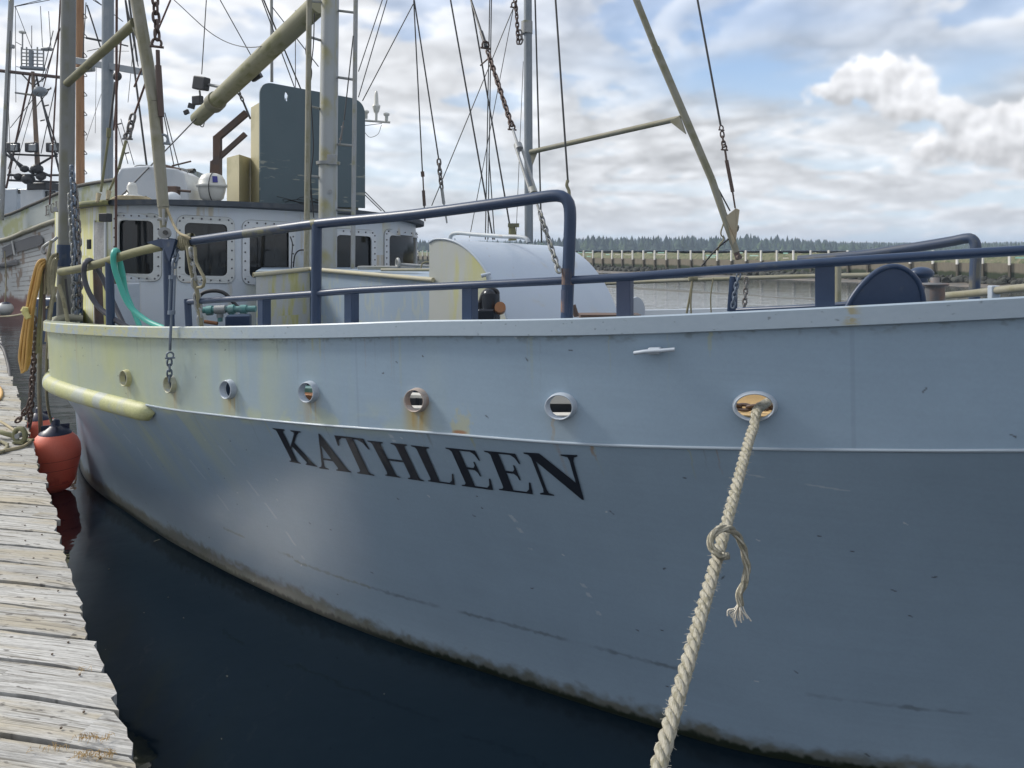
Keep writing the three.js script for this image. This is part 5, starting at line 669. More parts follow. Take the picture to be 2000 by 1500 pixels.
//__B2E__
//__RS__
{ // boards and plywood on deck, seen through the drain pipes, with added dark panels behind
  const inside = (px, py, k) => { const [u] = hullHit(px, py, 0.2, 0.9), d0 = -hullPt(u, 0.6).z; return W(px, py, d0 + k); };
  const rack = add('gear_rack', (() => { const g = []; for (const px of [560, 606, 700, 816, 960, 1097, 1190]) { const c = inside(px, 795, 1.0), b = new THREE.BoxGeometry(0.02, 0.34, 0.03); b.translate(c.x, c.y + 0.04, c.z); g.push(boxUV(b)); } return g; })(), M.lampBlack, boat);
  { const a = inside(545, 800, 1.45), b = inside(1210, 815, 1.35), d = b.clone().sub(a); d.y = 0; const g = new THREE.BoxGeometry(d.length(), 0.5, 0.04); frameAt(g, a.add(b).multiplyScalar(0.5).setY(1.28), d, UP); S('added_dark_panel', g, M.navy); }  // added panel, there to darken what shows through the drain pipes
  { const a = inside(235, 745, 0.8), b = inside(500, 770, 0.7), d = b.clone().sub(a); d.y = 0; const g = new THREE.BoxGeometry(d.length(), 0.42, 0.04); frameAt(g, a.add(b).multiplyScalar(0.5).setY(1.22), d, UP); S('added_dark_panel', g, M.navy); }  // second added panel, darkens the view through the aft drain pipes
  const boards = (y0, y1, x0, x1, k, m, th) => { const a = inside(x0, y0, k), b = inside(x1, y1, k), d = b.clone().sub(a), g = new RoundedBoxGeometry(d.length(), th, 0.07, 1, 0.004); frameAt(g, a.add(b).multiplyScalar(0.5), d, UP); add('rack_board', boxUV(g), m, rack); };
  boards(758, 762, 560, 640, 0.9, M.patina, 0.03); boards(775, 779, 560, 650, 0.8, M.copper, 0.05); boards(764, 769, 565, 650, 1.1, M.lampBlack, 0.04);
  boards(770, 775, 770, 880, 0.9, M.lumberWhite, 0.018); boards(797, 798, 770, 880, 0.8, M.lumberWhite, 0.02); boards(786, 788, 770, 880, 1.1, M.lampBlack, 0.07);
  boards(776, 776, 1030, 1180, 0.9, M.lumberWhite, 0.055); boards(797, 797, 1030, 1180, 0.95, M.lampBlack, 0.06); boards(810, 810, 1030, 1180, 0.8, M.lumberWhite, 0.012);
  const q = (px, py, k) => inside(px, py, k); const c = q(1474, 770, 0.62), pl = new RoundedBoxGeometry(0.42, 0.36, 0.018, 1, 0.003); frameAt(pl, c, V3(1, 0, 0.25), V3(0, 1, -0.75)); S('plywood_sheet', pl, M.lumber); const pf = new RoundedBoxGeometry(0.5, 0.02, 0.3, 1, 0.003); frameAt(pf, q(1474, 812, 0.42), V3(1, 0, 0.25), V3(0, 1, -0.15)); S('plywood_sheet', pf, M.lumber);
  chain([q(1425, 793, 0.44), q(1460, 796, 0.43), q(1490, 794, 0.42), q(1520, 797, 0.42)], 0.036, 0.0075, M.rustChain);
}
{ // mooring rope: three strands laid up, with a hitched tail ending in loose yarns
  const A = W(1476, 813, 2.66), E = W(1285, 1500, 1.5), dir = E.clone().sub(A), L = dir.length(), foot = A.clone().addScaledVector(dir, (A.y - DOCK - 0.02) / (A.y - E.y));
  const rope = thing('mooring_rope', 'thick twisted off-white mooring rope running from the oval hawse hole to the dock', 'rope', foot.clone());
  const path = new THREE.CatmullRomCurve3([W(1500, 785, 3.05), W(1484, 796, 2.80), W(1478, 803, 2.71), W(1475.5, 812, 2.655), W(1473, 830, 2.625), A.clone().addScaledVector(dir, 0.1), A.clone().addScaledVector(dir, 0.5).add(V3(0, -0.006, 0)), E, foot], false, 'centripetal'), N = 520, len = path.getLength();
  const ropeTex = texture(256, 256, (i, j) => { const f = fbm(i * 0.5, j * 0.06, 4), g = fbm(i * 0.05, j * 0.05, 4); let c = mix3([0.36, 0.33, 0.25], [0.60, 0.57, 0.48], f); return mix3(c, [0.25, 0.23, 0.15], sm(0.42, 0.68, g) * 0.75); });
  const rm = texMat(ropeTex, 0.95, 0, { bumpMap: texture(256, 256, (i, j) => gray(fbm(i * 0.6, j * 0.08, 3)), false), bumpScale: 0.003, sheen: 0.2 });
  const pos = t => path.getPointAt(clamp(t)), strandPts = (k, r, turns, n) => { const o = []; for (let i = 0; i <= n; i++) { const t = i / n, p = pos(t), d = path.getTangentAt(t), x = V3(1, 0, 0).addScaledVector(d, -d.x).normalize(), y = d.clone().cross(x), a = t * turns * 6.2832 + k * 2.0944 + 1.2 * (fbm(t * 22, 3, 3) - 0.5), rr = r * (1 + 0.16 * (fbm(t * 40 + k * 9, k, 3) - 0.5)), aj = 0; o.push(p.addScaledVector(x, Math.cos(a) * rr).addScaledVector(y, Math.sin(a) * rr)); } return o; };
  for (let k = 0; k < 3; k++) { const pts = strandPts(k, 0.0085 * (1 + 0.0), -len / 0.090, N), g = new THREE.TubeGeometry(new THREE.CatmullRomCurve3(pts), 1100, 0.0088, 9); const uv = g.attributes.uv; for (let i = 0; i < uv.count; i++) { const a = uv.getX(i) * 60, b = uv.getY(i); uv.setXY(i, b * 0.9 + a * 0.35, a * 0.5); } add('strand', g, rm, rope); }
  // loose fuzz of broken fibres
  const fz = []; for (let i = 0; i < 500; i++) { const t = 0.1 + 0.6 * R(), p = pos(t), a = R() * 6.28, v = V3(Math.cos(a), R() - 0.5, Math.sin(a)).normalize(); p.addScaledVector(v, 0.0145); fz.push(tube([p, p.clone().addScaledVector(v, 0.004).add(V3(0, -0.003, 0)), p.clone().addScaledVector(v, 0.006 + R() * 0.006).add(V3((R() - 0.5) * 0.008, -0.004, 0))], 0.00035, 3, 3)); } const fuzz = add('loose_fibres', fz, mat(0.62, 0.58, 0.48, 0.95), rope); fuzz.userData.kind = 'stuff';
  // the tail: wraps once round the rope, hangs down, unlays into yarns
  const T = (px, py, d) => W(px, py, d), tail = new THREE.CatmullRomCurve3([T(1420, 1086, 2.10), T(1402, 1082, 1.97), T(1390, 1070, 1.975), T(1389, 1052, 1.98), T(1398, 1038, 1.985), T(1415, 1032, 2.0), T(1433, 1038, 2.03), T(1447, 1058, 2.05), T(1455, 1085, 2.06), T(1459, 1112, 2.06), T(1453, 1140, 2.06), T(1444, 1162, 2.06), T(1446, 1182, 2.06)], false, 'centripetal');
  for (let k = 0; k < 3; k++) { const pts = []; for (let i = 0; i <= 120; i++) { const t = i / 120, p = tail.getPointAt(t), d = tail.getTangentAt(t), x = V3(0, 0, 1).addScaledVector(d, -d.z).normalize(), y = d.clone().cross(x), a = -t * 3.6 * 6.28 + k * 2.0944; p.addScaledVector(x, Math.cos(a) * 0.0050).addScaledVector(y, Math.sin(a) * 0.0050); pts.push(p); } add('tail_strand', boxUV(new THREE.TubeGeometry(new THREE.CatmullRomCurve3(pts), 200, 0.0056, 8), 6), rm, rope); }
  const ym = mat(0.60, 0.56, 0.48, 0.95); for (const [x1, y1, x2, y2, x3, y3] of [[1438, 1192, 1432, 1205, 1438, 1224], [1446, 1195, 1446, 1208, 1448, 1216], [1443, 1194, 1441, 1206, 1443, 1212], [1455, 1196, 1462, 1206, 1467, 1213], [1449, 1193, 1456, 1202, 1460, 1208], [1436, 1188, 1422, 1192, 1421, 1203], [1434, 1190, 1425, 1196, 1429, 1206], [1439, 1190, 1429, 1200, 1434, 1210], [1440, 1190, 1437, 1203, 1436, 1213], [1447, 1192, 1450, 1203, 1452, 1211]]) { const z = 2.055 + (R() - 0.5) * 0.012; add('yarn', tube([T(1445 + (R() - 0.5) * 5, 1172, 2.06), T(x1, y1, z), T(x2, y2, z), T(x3, y3, z)], 0.0021, 24, 6), ym, rope); }
}
function fender(px, py, d, s, label, group) {
  const c = W(px, py, d), f = thing('fender_buoy', label, 'fender', c.clone().add(V3(0, -0.24 * s, 0)), group);
  const prof = [[0, -0.29], [0.05, -0.285], [0.115, -0.25], [0.150, -0.19], [0.162, -0.13], [0.178, -0.06], [0.192, 0.01], [0.196, 0.06], [0.188, 0.12], [0.165, 0.17], [0.125, 0.212], [0.118, 0.216]], g = new THREE.LatheGeometry(prof.map(([x, y]) => new THREE.Vector2(x * s, y * s)), 44); g.translate(c.x, c.y, c.z); S('body', g, M.red, f);
  const cg = new THREE.LatheGeometry([[0.128, 0.205], [0.122, 0.222], [0.09, 0.252], [0.05, 0.275], [0.036, 0.285], [0.034, 0.32], [0.022, 0.335], [0, 0.336]].map(([x, y]) => new THREE.Vector2(x * s, y * s)), 36); cg.translate(c.x, c.y, c.z); const fins = [0, 1, 2, 3].map(k => { const b = new THREE.BoxGeometry(0.10 * s, 0.05 * s, 0.014 * s); b.translate(0.055 * s, 0.262 * s, 0); b.rotateY(k * 1.5708 + 0.6); b.rotateZ(0); b.translate(c.x, c.y, c.z); return b; }); S('end_cap', [cg, ...fins], M.blueCap, f);
  for (const [y, r] of [[0.005, 0.1925], [-0.075, 0.176], [-0.20, 0.148]]) { const t = new THREE.TorusGeometry(r * s, 0.0013 * s, 6, 60); t.rotateX(1.5708); t.rotateZ(0.05); t.translate(c.x, c.y + y * s, c.z); S('scuff_ring', t, mat(0.20, 0.03, 0.025, 0.8), f); }
  return f;
}
fender(108, 895, 6.55, 1.0, 'round red fender buoy with dark blue cap floating against the grey hull');
fender(76, 858, 7.35, 0.92, 'red fender buoy mostly hidden behind the brighter one, beside hanging ropes');
{ // lines and gear hanging at the boat's quarter and lying on the dock
  const q = (px, py, d = 6.0) => W(px, py, d), line = (name, pts, r, m, label, cat, seg = 50) => solo(name, boxUV(tube(pts, r, seg, 8), 3), m, label, cat, pts.at(-1).clone());
  const hose = thing('line_bundle', 'bundle of amber yellow lines hanging in long loops beside the stanchion', 'line', q(48, 725, 5.95));
  for (let k = 0; k < 9; k++) { const j = k - 4, z = 5.9 + (k % 3) * 0.03; add('loop', boxUV(tube([q(88 + j * 0.3, 507 + k, z + 0.1), q(78 + j * 0.8, 512 + k * 2, z), q(67 + j * 1.6 + (k * 5) % 4, 560, z), q(58 + j * 1.7, 610, z), q(52 + j * 2.3 - (k * 3) % 4, 660, z), q(47 + j * 2.2, 700 + (k * 5) % 14, z), q(46 + j * 1.3, 715 + (k * 7) % 16, z)], 0.0105, 60, 7), 4), M.yellowLine, hose); }
  add('clip', [boxUV(bar(q(50, 600, 5.86), q(48, 608, 5.86), 0.02, 0.028, 10)), boxUV(bar(q(48, 608, 5.86), q(56, 622, 5.86), 0.024, 0.02, 10))], M.yellowFit, hose);
  line('fender_line', [q(106, 560, 5.9), q(101, 600, 5.85), q(94, 660, 5.8), q(91, 720, 5.9), q(92, 780, 6.2), q(98, 815, 6.5), q(104, 836, 6.55)], 0.011, M.ropeDirty, 'twisted brown line holding the bright red fender', 'rope');
  line('fender_pole', [q(82, 560, 6.3), q(78, 660, 6.4), q(77, 760, 6.6), q(80, 850, 6.9)], 0.018, M.galvMoss, 'mossy upright pipe standing between the two red fenders', 'pipe');
  line('hanging_line', [q(98, 495, 6.2), q(88, 540, 6.1), q(83, 600, 6.1), q(80, 640, 6.1)], 0.010, M.galv, 'pale line stretched beside the yellow bundle', 'rope'); line('hanging_line', [q(112, 500, 6.1), q(104, 560, 6.0), q(97, 605, 5.95), q(92, 640, 5.95)], 0.010, M.ropeDirty, 'grey line hanging straight down left of the blue-banded stanchion', 'rope');
  line('hanging_line', [q(115, 556, 5.75), q(125, 590, 5.75), q(134, 636, 5.75)], 0.014, M.ropeDirty, 'short frayed line from the end of the mossy rail down to the bulwark', 'rope');
  line('hanging_line', [q(113, 497, 5.95), q(104, 500, 5.95), q(97, 520, 5.95), q(95, 555, 5.95), q(98, 575, 5.95)], 0.016, M.ropeDirty, 'thick dark rope bight hooked over beside the blue stanchion band', 'rope'); line('hanging_line', [q(113, 504, 5.9), q(107, 508, 5.9), q(102, 530, 5.9), q(103, 560, 5.9), q(106, 590, 5.9)], 0.015, M.ropeDirty, 'inner rope bight hanging inside the thick dark one', 'rope');
  solo('added_shade_box', boxUV(frameAt(new RoundedBoxGeometry(0.26, 0.42, 0.3, 2, 0.03), q(116, 625, 6.9), V3(1, 0, 0.4), UP)), M.navy, 'added dark blue bin in the shade behind the blue-banded stanchion', 'filler', q(116, 660, 6.9));  // added box: dark filler for the shaded gap behind the stanchion
  for (const [x0, y0, x1, y1, x2, y2, r, m, l] of [[100, 470, 92, 520, 88, 575, 0.012, M.ropeDirty, 'dark line draped from the shiny hook above the yellow bundle'], [84, 505, 80, 580, 73, 690, 0.014, M.mossPipe, 'olive line hanging just inside the yellow bundle'], [110, 560, 98, 610, 90, 668, 0.012, M.ropeTan, 'twisted tan line slanting from the rail end to the hull corner'], [128, 545, 133, 590, 139, 640, 0.008, M.rubber, 'black cord hanging behind the end of the mossy rail'], [90, 515, 87, 560, 86, 640, 0.010, M.rust, 'rusty rod upright among the ropes beside the yellow bundle']]) line('hanging_line', [q(x0, y0, 6.02), q(x1, y1, 5.98), q(x2, y2, 5.95)], r, m, l, 'rope', 24);
  line('hook', [q(112, 463, 6.1), q(104, 470, 6.08), q(92, 477, 6.05), q(84, 484, 6.05), q(84, 492, 6.05), q(88, 495, 6.05)], 0.013, M.galv, 'shiny steel hook sticking out from the stanchion above the yellow bundle', 'hook');
  line('metal_pipe', [q(68, 600, 6.6), q(66, 690, 6.7), q(64, 760, 6.9), q(62, 810, 7.1), q(56, 840, 7.2)], 0.016, M.galv, 'curved grey pipe going down to the half-hidden fender', 'pipe');
  const ch = thing('hanging_chain', 'dark chain draped from the hull corner down to the dock ring', 'chain', q(28, 835, 7.0)); chain([q(66, 620, 6.5), q(66, 700, 6.6), q(63, 745, 6.7)], 0.05, 0.009, M.rustChain, ch, 'upper_run'); chain([q(63, 745, 6.7), q(60, 780, 6.7), q(48, 805, 6.7), q(33, 824, 6.72)], 0.05, 0.009, M.rustChain, ch, 'lower_run'); chain([q(62, 745, 6.75), q(61, 790, 6.8), q(58, 825, 6.85)], 0.05, 0.009, M.rustChain, ch, 'loose_run');
  const dk = (px, py, h = 0.012) => { const d = (CH - DOCK - h) * F / (py - HY); return W(px, py, d); };
  const rg = thing('dock_ring', 'heavy rusty shackle ring bolted at the dock edge', 'shackle', dk(38, 868)); { const c = dk(39, 850, 0.07), t = new THREE.TorusGeometry(0.055, 0.02, 10, 24); frameAt(t, c, V3(1, 0, 0.3), UP); S('ring', t, M.mossPipe, rg); S('bolt', bar(c.clone().add(V3(0, 0, 0.04)), c.clone().add(V3(0, 0, -0.03)), 0.02, 0.02, 14), M.galv, rg); const t2 = new THREE.TorusGeometry(0.05, 0.017, 10, 24); t2.scale(1.5, 0.8, 1); frameAt(t2, dk(14, 848, 0.04), V3(1, -0.2, 0.2), V3(0, 0.5, 1)); S('link', t2, M.mossPipe, rg); S('plate', frameAt(new RoundedBoxGeometry(0.10, 0.02, 0.12, 1, 0.004), dk(46, 862, 0.012), V3(1, 0, 0.2), UP), M.mossPipe, rg); }
  line('dock_line', [dk(60, 862), dk(45, 872), dk(20, 878), dk(0, 882), dk(-20, 884)], 0.014, M.ropeTan, 'tan line lying across the dock planks past the shackle ring', 'rope'); line('dock_line', [dk(-10, 818), dk(6, 826), dk(20, 835), dk(30, 842)], 0.011, M.ropeTan, 'thin tan line leading over the dock to the shackle ring', 'rope'); line('dock_line', [dk(14, 868), dk(12, 876), dk(0, 884), dk(-16, 880), dk(-14, 868), dk(0, 863), dk(14, 868)], 0.013, M.ropeDirty, 'small grey coil of line on the dock by the shackle ring', 'rope');
  line('dock_line', [dk(-6, 752), dk(1, 760), dk(3, 770), dk(-2, 780), dk(-12, 786)], 0.016, M.yellowLine, 'loop of yellow line further along the dock edge', 'rope');
  line('shore_hose', [W(-6, 668, 10.5), W(4, 678, 10.4), W(10, 690, 10.2), W(16, 712, 10), W(20, 740, 9.5)], 0.022, M.rubber, 'black hose drooping off the far end of the dock into the water', 'hose');
  // hoses over the rail
  const r = (px, py, o) => railPt(px, py, o);
  const gh = thing('green_hose', 'sea-green hose doubled over the mossy rail and trailing to the deck', 'hose', r(300, 640, 0.1)); add('run', boxUV(tube([r(238, 640 - 100, 0.14), r(232, 500, 0.10), r(227, 489, 0.05), r(222, 495, -0.0), r(222, 515, 0.0), r(232, 550, 0.02), r(252, 595, 0.05), r(285, 625, 0.08), r(322, 642, 0.1)], 0.0175, 90, 12), 2), M.greenHose, gh); add('run', boxUV(tube([r(232, 500, 0.10), r(239, 530, 0.15), r(246, 570, 0.17), r(262, 610, 0.17), r(276, 645, 0.16)], 0.0165, 60, 12), 2), M.greenHose, gh);
  const dh = thing('grey_hose', 'dark grey hose hooked over the end of the mossy rail', 'hose', r(240, 640, 0.1)); add('run', boxUV(tube([r(188, 530, 0.12), r(180, 511, 0.08), r(173, 508, 0.04), r(166, 515, -0.01), r(164, 535, -0.01), r(170, 562, 0.0), r(188, 594, 0.03), r(215, 618, 0.06), r(258, 644, 0.1)], 0.0165, 90, 12), 2), M.darkHose, dh); add('run', boxUV(tube([r(180, 511, 0.08), r(196, 535, 0.13), r(212, 570, 0.15), r(228, 605, 0.15), r(245, 642, 0.14)], 0.016, 60, 12), 2), M.darkHose, dh);
  // rope hitched round the upper rail
  const rh = thing('rail_lashing', 'weathered line hitched around the blue upper rail with a hanging bight', 'rope', r(385, 640, 0.02)); const wrap = []; for (let i = 0; i <= 70; i++) { const a = i / 70 * 5 * 6.283, px = 353 + i / 70 * 22, c = r(px, 474.5 - i / 70 * 3.5, 0.05); wrap.push(c.add(V3(0, Math.cos(a) * 0.038, Math.sin(a) * 0.038))); } add('hitch', boxUV(tube(wrap, 0.0105, 240, 8), 4), M.ropeDirty, rh);
  add('lead', boxUV(tube([W(326, 407, 4.55), r(336, 432, 0.02), r(350, 455, 0.0), r(365, 462, 0.0), r(372, 466, 0.01)], 0.008, 40, 7), 4), M.ropeTan, rh); add('bight', boxUV(tube([r(366, 480, 0.0), r(370, 510, 0.0), r(377, 545, 0.01), r(384, 565, 0.02), r(388, 600, 0.04), r(394, 638, 0.06)], 0.011, 50, 7), 4), M.ropeDirty, rh); add('bight', boxUV(tube([r(381, 482, 0.0), r(383, 510, 0.0), r(392, 530, 0.0), r(399, 545, 0.0), r(397, 558, 0.0), r(386, 562, 0.01)], 0.009, 40, 7), 4), M.ropeDirty, rh);
  chain([r(373, 486, 0.01), r(377, 520, 0.01), r(381, 556, 0.02), r(388, 600, 0.04), r(392, 632, 0.06)], 0.042, 0.008, M.galv, rh, 'chain');
}
// ---------------------------------------------------------------- the white wooden boat astern
{
  const D = curve([[-420, 31], [-250, 28], [0, 24], [60, 22.6], [115, 21.4], [150, 20.7], [255, 18.6], [330, 17.6], [380, 17.2]]), topY = curve([[-420, 470], [-250, 455], [5, 422], [60, 401], [115, 377], [150, 364], [205, 354], [255, 347], [330, 337], [380, 333]]), gy = curve([[-420, 492], [-250, 487], [3, 470], [53, 452], [115, 430], [255, 404], [330, 392], [380, 388]]);
  const base = W(60, 611, 23.5).setY(0), ob = thing('wooden_boat', 'white wooden fishing boat with peeling planks moored astern of the grey one', 'boat', base), far = V3(0.62, 0, -0.785);
  const beam = px => 5.2 * (1 - Math.pow(clamp((px + 420) / 800), 3));
  const hp = (px, t, f) => { const d = D(px), a = W(px, topY(px), d), g = W(px, gy(px), d + 0.05), wl = W(px, gy(px), d + 0.9).setY(0).add(V3(0.25, 0, 0)), p = t < 1 ? a.lerp(g, t) : g.lerp(wl, Math.pow(t - 1, 1.15)); if (t > 2) p.y = -0.3; return f ? p.addScaledVector(far, beam(px) * (t > 1 ? 1 - 0.2 * (t - 1) : 1)) : p; };
  const pl = texture(1024, 512, (i, j) => { const x = i / 1024, y = j / 512, up = y < 0.33, n = fbm(x * 60, y * 18, 5), seam = Math.abs(((y * 58) % 1) - 0.5) > 0.42 ? 1 : 0; let c = mix3([0.55, 0.56, 0.56], [0.47, 0.48, 0.48], fbm(x * 14, y * 14, 4)); if (!up) { c = mix3(c, [0.16, 0.14, 0.12], seam * 0.75 * sm(0.35, 0.6, fbm(x * 24, y * 9, 3))); c = mix3(c, [0.27, 0.20, 0.15], sm(0.55, 0.64, n) * 0.85); c = mix3(c, [0.20, 0.10, 0.09], sm(0.585, 0.61, y + (n - 0.5) * 0.03)); } else { c = mix3([0.30, 0.34, 0.34], [0.38, 0.41, 0.39], n); c = mix3(c, [0.25, 0.27, 0.12], sm(0.42, 0.66, fbm(x * 40, y * 5 + 3, 5)) * 0.9); } return c; });
  const uvp = (px, t) => [px / 500, t / 3 * 0.98 + 0.01], xs = range(-420, 380, 80);
  const oh = add('hull', [grid((x, t) => hp(x, t), xs, range(1.001, 2, 10), uvp), grid((x, t) => hp(x, t, true), xs, range(1.001, 2, 4), uvp)], texMat(pl, 0.7), ob); add('bulwark', [grid((x, t) => hp(x, t), xs, [0, 0.33, 0.66, 0.999], uvp), grid((x, t) => hp(x, t, true), xs, [0, 0.999], uvp)], texMat(pl, 0.7), ob);
  add('foredeck', grid((x, k) => hp(x, 0.5).lerp(hp(x, 0.5, true), k), xs, [0, 0.5, 1]), M.paleGrey, ob); add('cap_rail', boxUV(tube(xs.map(x => hp(x, 0)), 0.05, 160, 6)), mat(0.09, 0.085, 0.075, 0.8), ob); add('rubbing_strake', boxUV(tube(xs.map(x => hp(x, 1).add(V3(0, 0, 0.03))), 0.075, 160, 8)), M.galvMoss, ob);
  const hs = (px, py, o = 0.06) => { let d = D(px); const g = gy(px), tt = clamp((py - g) / Math.max(1, 611 - g)); return W(px, py, d + 0.05 + 0.75 * tt - o); };
  const poly = (pts, m, name) => { const v = pts.map(([x, y]) => hs(x, y)), P = []; for (let i = 1; i < v.length - 1; i++) P.push(...v[0].toArray(), ...v[i].toArray(), ...v[i + 1].toArray()); const g = new THREE.BufferGeometry(); g.setAttribute('position', new THREE.Float32BufferAttribute(P, 3)); g.computeVertexNormals(); return add(name, boxUV(g), m, oh); };
  const dk = mat(0.045, 0.042, 0.045, 0.3); poly([[4, 484], [23, 475], [27, 495], [6, 505]], dk, 'port_light'); poly([[26, 474], [60, 462], [76, 459], [83, 464], [84, 474], [78, 480], [30, 494]], dk, 'port_light'); poly([[-14, 521], [10, 510], [31, 506], [35, 510], [34, 517], [8, 524], [-14, 530]], dk, 'port_light'); 
  const tm = mat(0.55, 0.56, 0.55, 0.6); const lf = (a, b) => add('port_frame', boxUV(bar(hs(...a, 0.1), hs(...b, 0.1), 0.03, 0.03, 6)), tm, oh); lf([24, 470], [29, 498]);
  const font = await new FontLoader().loadAsync('fonts/droid/droid_serif_bold.typeface.json'), let0 = ['E', 'C', 'L', 'I', 'P', 'S', 'E'], bx = [[88, 403, 422], [98, 398.5, 417.5], [107.5, 394, 413], [117, 390, 409], [123, 388, 407], [133, 384, 403], [143, 380, 399]];
  let0.forEach((ch, i) => { const g = new THREE.ShapeGeometry(font.generateShapes(ch, 1), 6); g.computeBoundingBox(); const b = g.boundingBox, [x0, y0, y1] = bx[i], x1 = x0 + (ch === 'I' ? 5 : 8), p = g.attributes.position; for (let k = 0; k < p.count; k++) { const a = (p.getX(k) - b.min.x) / (b.max.x - b.min.x), c = (b.max.y - p.getY(k)) / (b.max.y - b.min.y), px = lerp(x0, x1, a), py = lerp(y0, y1, c) - a * 3, q = W(px, py, D(px) - 0.08); p.setXYZ(k, q.x, q.y, q.z); } g.computeVertexNormals(); add('letter', g, mat(0.05, 0.04, 0.035, 0.7), oh); });
  const q = (px, py, d = 23) => W(px, py, d), box = (px, py, d, w, h, dep, m, name) => add(name, boxUV(frameAt(new RoundedBoxGeometry(w, h, dep, 2, 0.03), q(px, py, d), V3(0.95, 0, 0.3), UP)), m, ob);
  box(40, 400, 25, 1.6, 0.9, 1.6, M.paleGrey, 'deckhouse'); box(95, 390, 24, 0.9, 0.6, 1.2, M.white, 'deckhouse'); box(98, 366, 23.8, 0.75, 0.22, 1.0, M.lampBlack, 'visor'); box(97, 380, 23.35, 0.45, 0.22, 0.05, M.glass, 'deckhouse_window'); box(45, 374, 24, 0.5, 0.14, 0.05, M.glass, 'deckhouse_window');
  const Bq = (name, a, b, r, m, r1 = r) => add(name, boxUV(bar(a, b, r, r1, 10), 0.6), m, ob);
  Bq('pole', q(2, 430), q(22, 0), 0.075, M.galv); Bq('pole', q(22, 0), q(30, -250), 0.07, M.galv);
  Bq('wooden_mast', q(157, 362, 22), q(155, -300, 22), 0.115, M.woodMast, 0.10); for (let k = 0; k < 9; k++) { const y = 24 + k * 38, s = [q(161, y, 22), q(169, y + 9, 22), q(170, y + 11, 22), q(161, y + 12, 22)]; add('mast_step', boxUV(tube(s, 0.012, 16, 5)), M.wire, ob); }
  Bq('steel_mast', q(209, 352, 20), q(212, -200, 20), 0.145, M.steelGrey); { const a = q(146, 118, 20.5), b = q(276, 140, 19.5), d = b.clone().sub(a), g = new RoundedBoxGeometry(d.length(), 0.17, 0.12, 1, 0.01); frameAt(g, a.add(b).multiplyScalar(0.5), d, UP); add('cross_arm', boxUV(g), M.steelGrey, ob); box(166, 136, 20.6, 0.6, 0.13, 0.14, M.galv, 'light_bar'); }
  Bq('signal_mast', q(74, 338), q(64, 140), 0.075, texMat(blotchTex([0.24, 0.17, 0.12], [0.17, 0.14, 0.12], 0.4, 0.6, 4, 4, 3, 0.1), 0.8), 0.05); Bq('mast_leg', q(12, 368), q(59, 145), 0.03, M.rustWire); Bq('mast_leg', q(116, 335), q(70, 145), 0.03, M.lampBlack); Bq('yard', q(-20, 136), q(118, 151), 0.05, M.rust); Bq('yard_brace', q(40, 142), q(62, 165), 0.02, M.wire); Bq('yard_brace', q(92, 148), q(66, 168), 0.02, M.wire);
  // rail basket at the masthead
  for (let k = 0; k < 6; k++) Bq('basket_rail', q(42, 96 + k * 7), q(84, 98 + k * 7), 0.018, M.galv); for (const x of [42, 52, 73, 85]) Bq('basket_post', q(x, 92), q(x, 134), 0.022, M.galv); Bq('basket_floor', q(41, 132), q(87, 135), 0.06, M.steelGrey); Bq('basket_box', q(61, 134), q(61, 99), 0.07, M.steelGrey); Bq('dome_post', q(44, 95), q(44, 66), 0.02, M.galv); const dg = new THREE.SphereGeometry(0.10, 16, 10); dg.scale(1, 0.5, 1); dg.translate(...q(44, 63).toArray()); add('dome', dg, M.plasticWhite, ob);
  for (const [x0, y0, x1, y1] of [[62, 95, 62, 50], [83, 92, 79, 12], [100, 100, 95, 22], [31, 82, 42, 88], [32, 130, 42, 132]]) Bq('whip_aerial', q(x0, y0), q(x1, y1), 0.010, M.wire); box(92, 96, 23, 0.3, 0.08, 0.2, M.galv, 'radar'); box(25, 91, 23, 0.09, 0.12, 0.1, M.galv, 'small_lamp');
  const rg = new THREE.SphereGeometry(0.19, 16, 12); rg.scale(1.15, 0.8, 1); rg.translate(...q(78, 179, 22.8).toArray()); add('radar', rg, M.steelGrey, ob); Bq('radar_arm', q(30, 181), q(66, 186), 0.03, M.galv);
  for (const x of [26, 62, 103]) { box(x, 288, 22.6, 0.34, 0.28, 0.2, M.lampBlack, 'floodlight'); box(x + 1, 288, 22.45, 0.27, 0.2, 0.03, M.lampLens, 'lamp_lens'); } Bq('light_bar', q(20, 301, 22.7), q(112, 305, 22.7), 0.03, M.lampBlack);
  for (const [a, b, c, d] of [[10, 300, 66, 340], [112, 300, 70, 325], [12, 290, 42, 330], [15, 342, 118, 342], [18, 352, 118, 356], [80, 335, 100, 345]]) Bq('frame_strut', q(a, b), q(c, d), 0.035, M.lampBlack); for (const [x, y, s] of [[72, 330, 0.28], [48, 330, 0.2], [36, 345, 0.2], [80, 345, 0.22], [55, 350, 0.3]]) { const g = new THREE.IcosahedronGeometry(s * 0.6, 1); g.scale(1.1, 0.9, 1); g.translate(...q(x, y).toArray()); add('winch_head', boxUV(g), M.lampBlack, ob); }
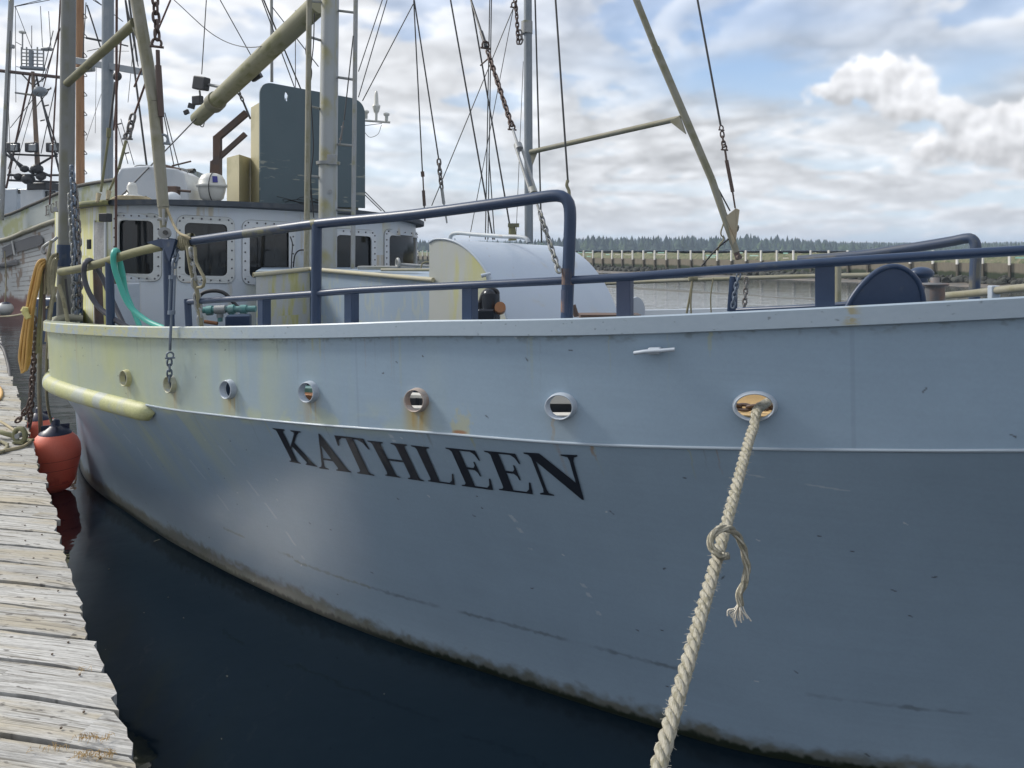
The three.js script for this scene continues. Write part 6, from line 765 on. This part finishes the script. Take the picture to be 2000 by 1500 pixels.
  for (const [a, b, c, d, r, m] of [[118, 0, 97, 400, 0.022, M.rustWire], [104, 60, 80, 160, 0.012], [120, 50, 83, 160, 0.012], [170, 10, 197, 95, 0.02], [168, 5, 160, 140, 0.012], [80, 0, 30, 12, 0.01], [97, 0, 28, 13, 0.01], [30, 12, 62, 95, 0.008], [30, 12, 31, 200, 0.008], [20, 60, 10, 300, 0.012], [72, 150, 16, 330, 0.012], [75, 180, 20, 250, 0.010], [80, 190, 116, 300, 0.02], [100, 170, 70, 210, 0.012], [112, 150, 80, 300, 0.012], [66, 200, 30, 330, 0.008], [16, 200, 22, 350, 0.008], [188, 130, 186, 260, 0.006], [199, 180, 168, 275, 0.006], [186, 0, 240, 42, 0.012], [182, 0, 198, 10, 0.012], [170, 100, 196, 94, 0.01], [168, 74, 200, 80, 0.03], [200, 78, 250, 90, 0.02], [250, 20, 262, 70, 0.01], [262, 75, 250, 200, 0.008], [246, 0, 270, 130, 0.014], [228, 240, 250, 320, 0.01], [236, 232, 262, 322, 0.01], [220, 100, 252, 100, 0.006], [114, 60, 85, 170, 0.015, M.rustWire]]) Bq('rigging', q(a, b, 21), q(c, d, 21), r ?? 0.01, m ?? M.wire);
  for (const [x, y] of [[233, 243], [243, 272], [248, 300], [258, 330], [96, 175], [91, 207], [83, 236]]) Bq('ratline', q(x - 4, y, 21), q(x + 4, y - 2, 21), 0.02, M.wire);
  const wb = W(10, 603, 21.5), buoy = thing('white_buoy', 'white buoy with dark blue cap hung against the wooden hull', 'fender', wb.clone().add(V3(0, -0.2, 0))); const g1 = new THREE.SphereGeometry(0.21, 24, 16); g1.scale(1, 0.9, 1); g1.translate(wb.x, wb.y, wb.z); add('body', g1, M.buoyWhite, buoy); const g2 = new THREE.SphereGeometry(0.213, 24, 8, 0, 6.2832, 0, 0.75); g2.scale(1, 0.92, 1); g2.translate(wb.x, wb.y, wb.z); add('cap', g2, M.blueCap, buoy); add('rope', tube([wb.clone().add(V3(0, 0.18, 0)), W(12, 540, 21.9), W(9, 490, 21.9)], 0.02, 20, 6), M.ropeDirty, buoy);
  solo('stern_line', tube([W(-10, 619, 14), W(20, 617, 12), W(50, 612, 9), W(95, 600, 6.4)], 0.012, 40, 6), M.ropeDirty, 'thin mooring line stretched low over the water behind the yellow bundle', 'rope', W(-10, 619, 14));
}
//__RE__
renderer.render(scene, camera);
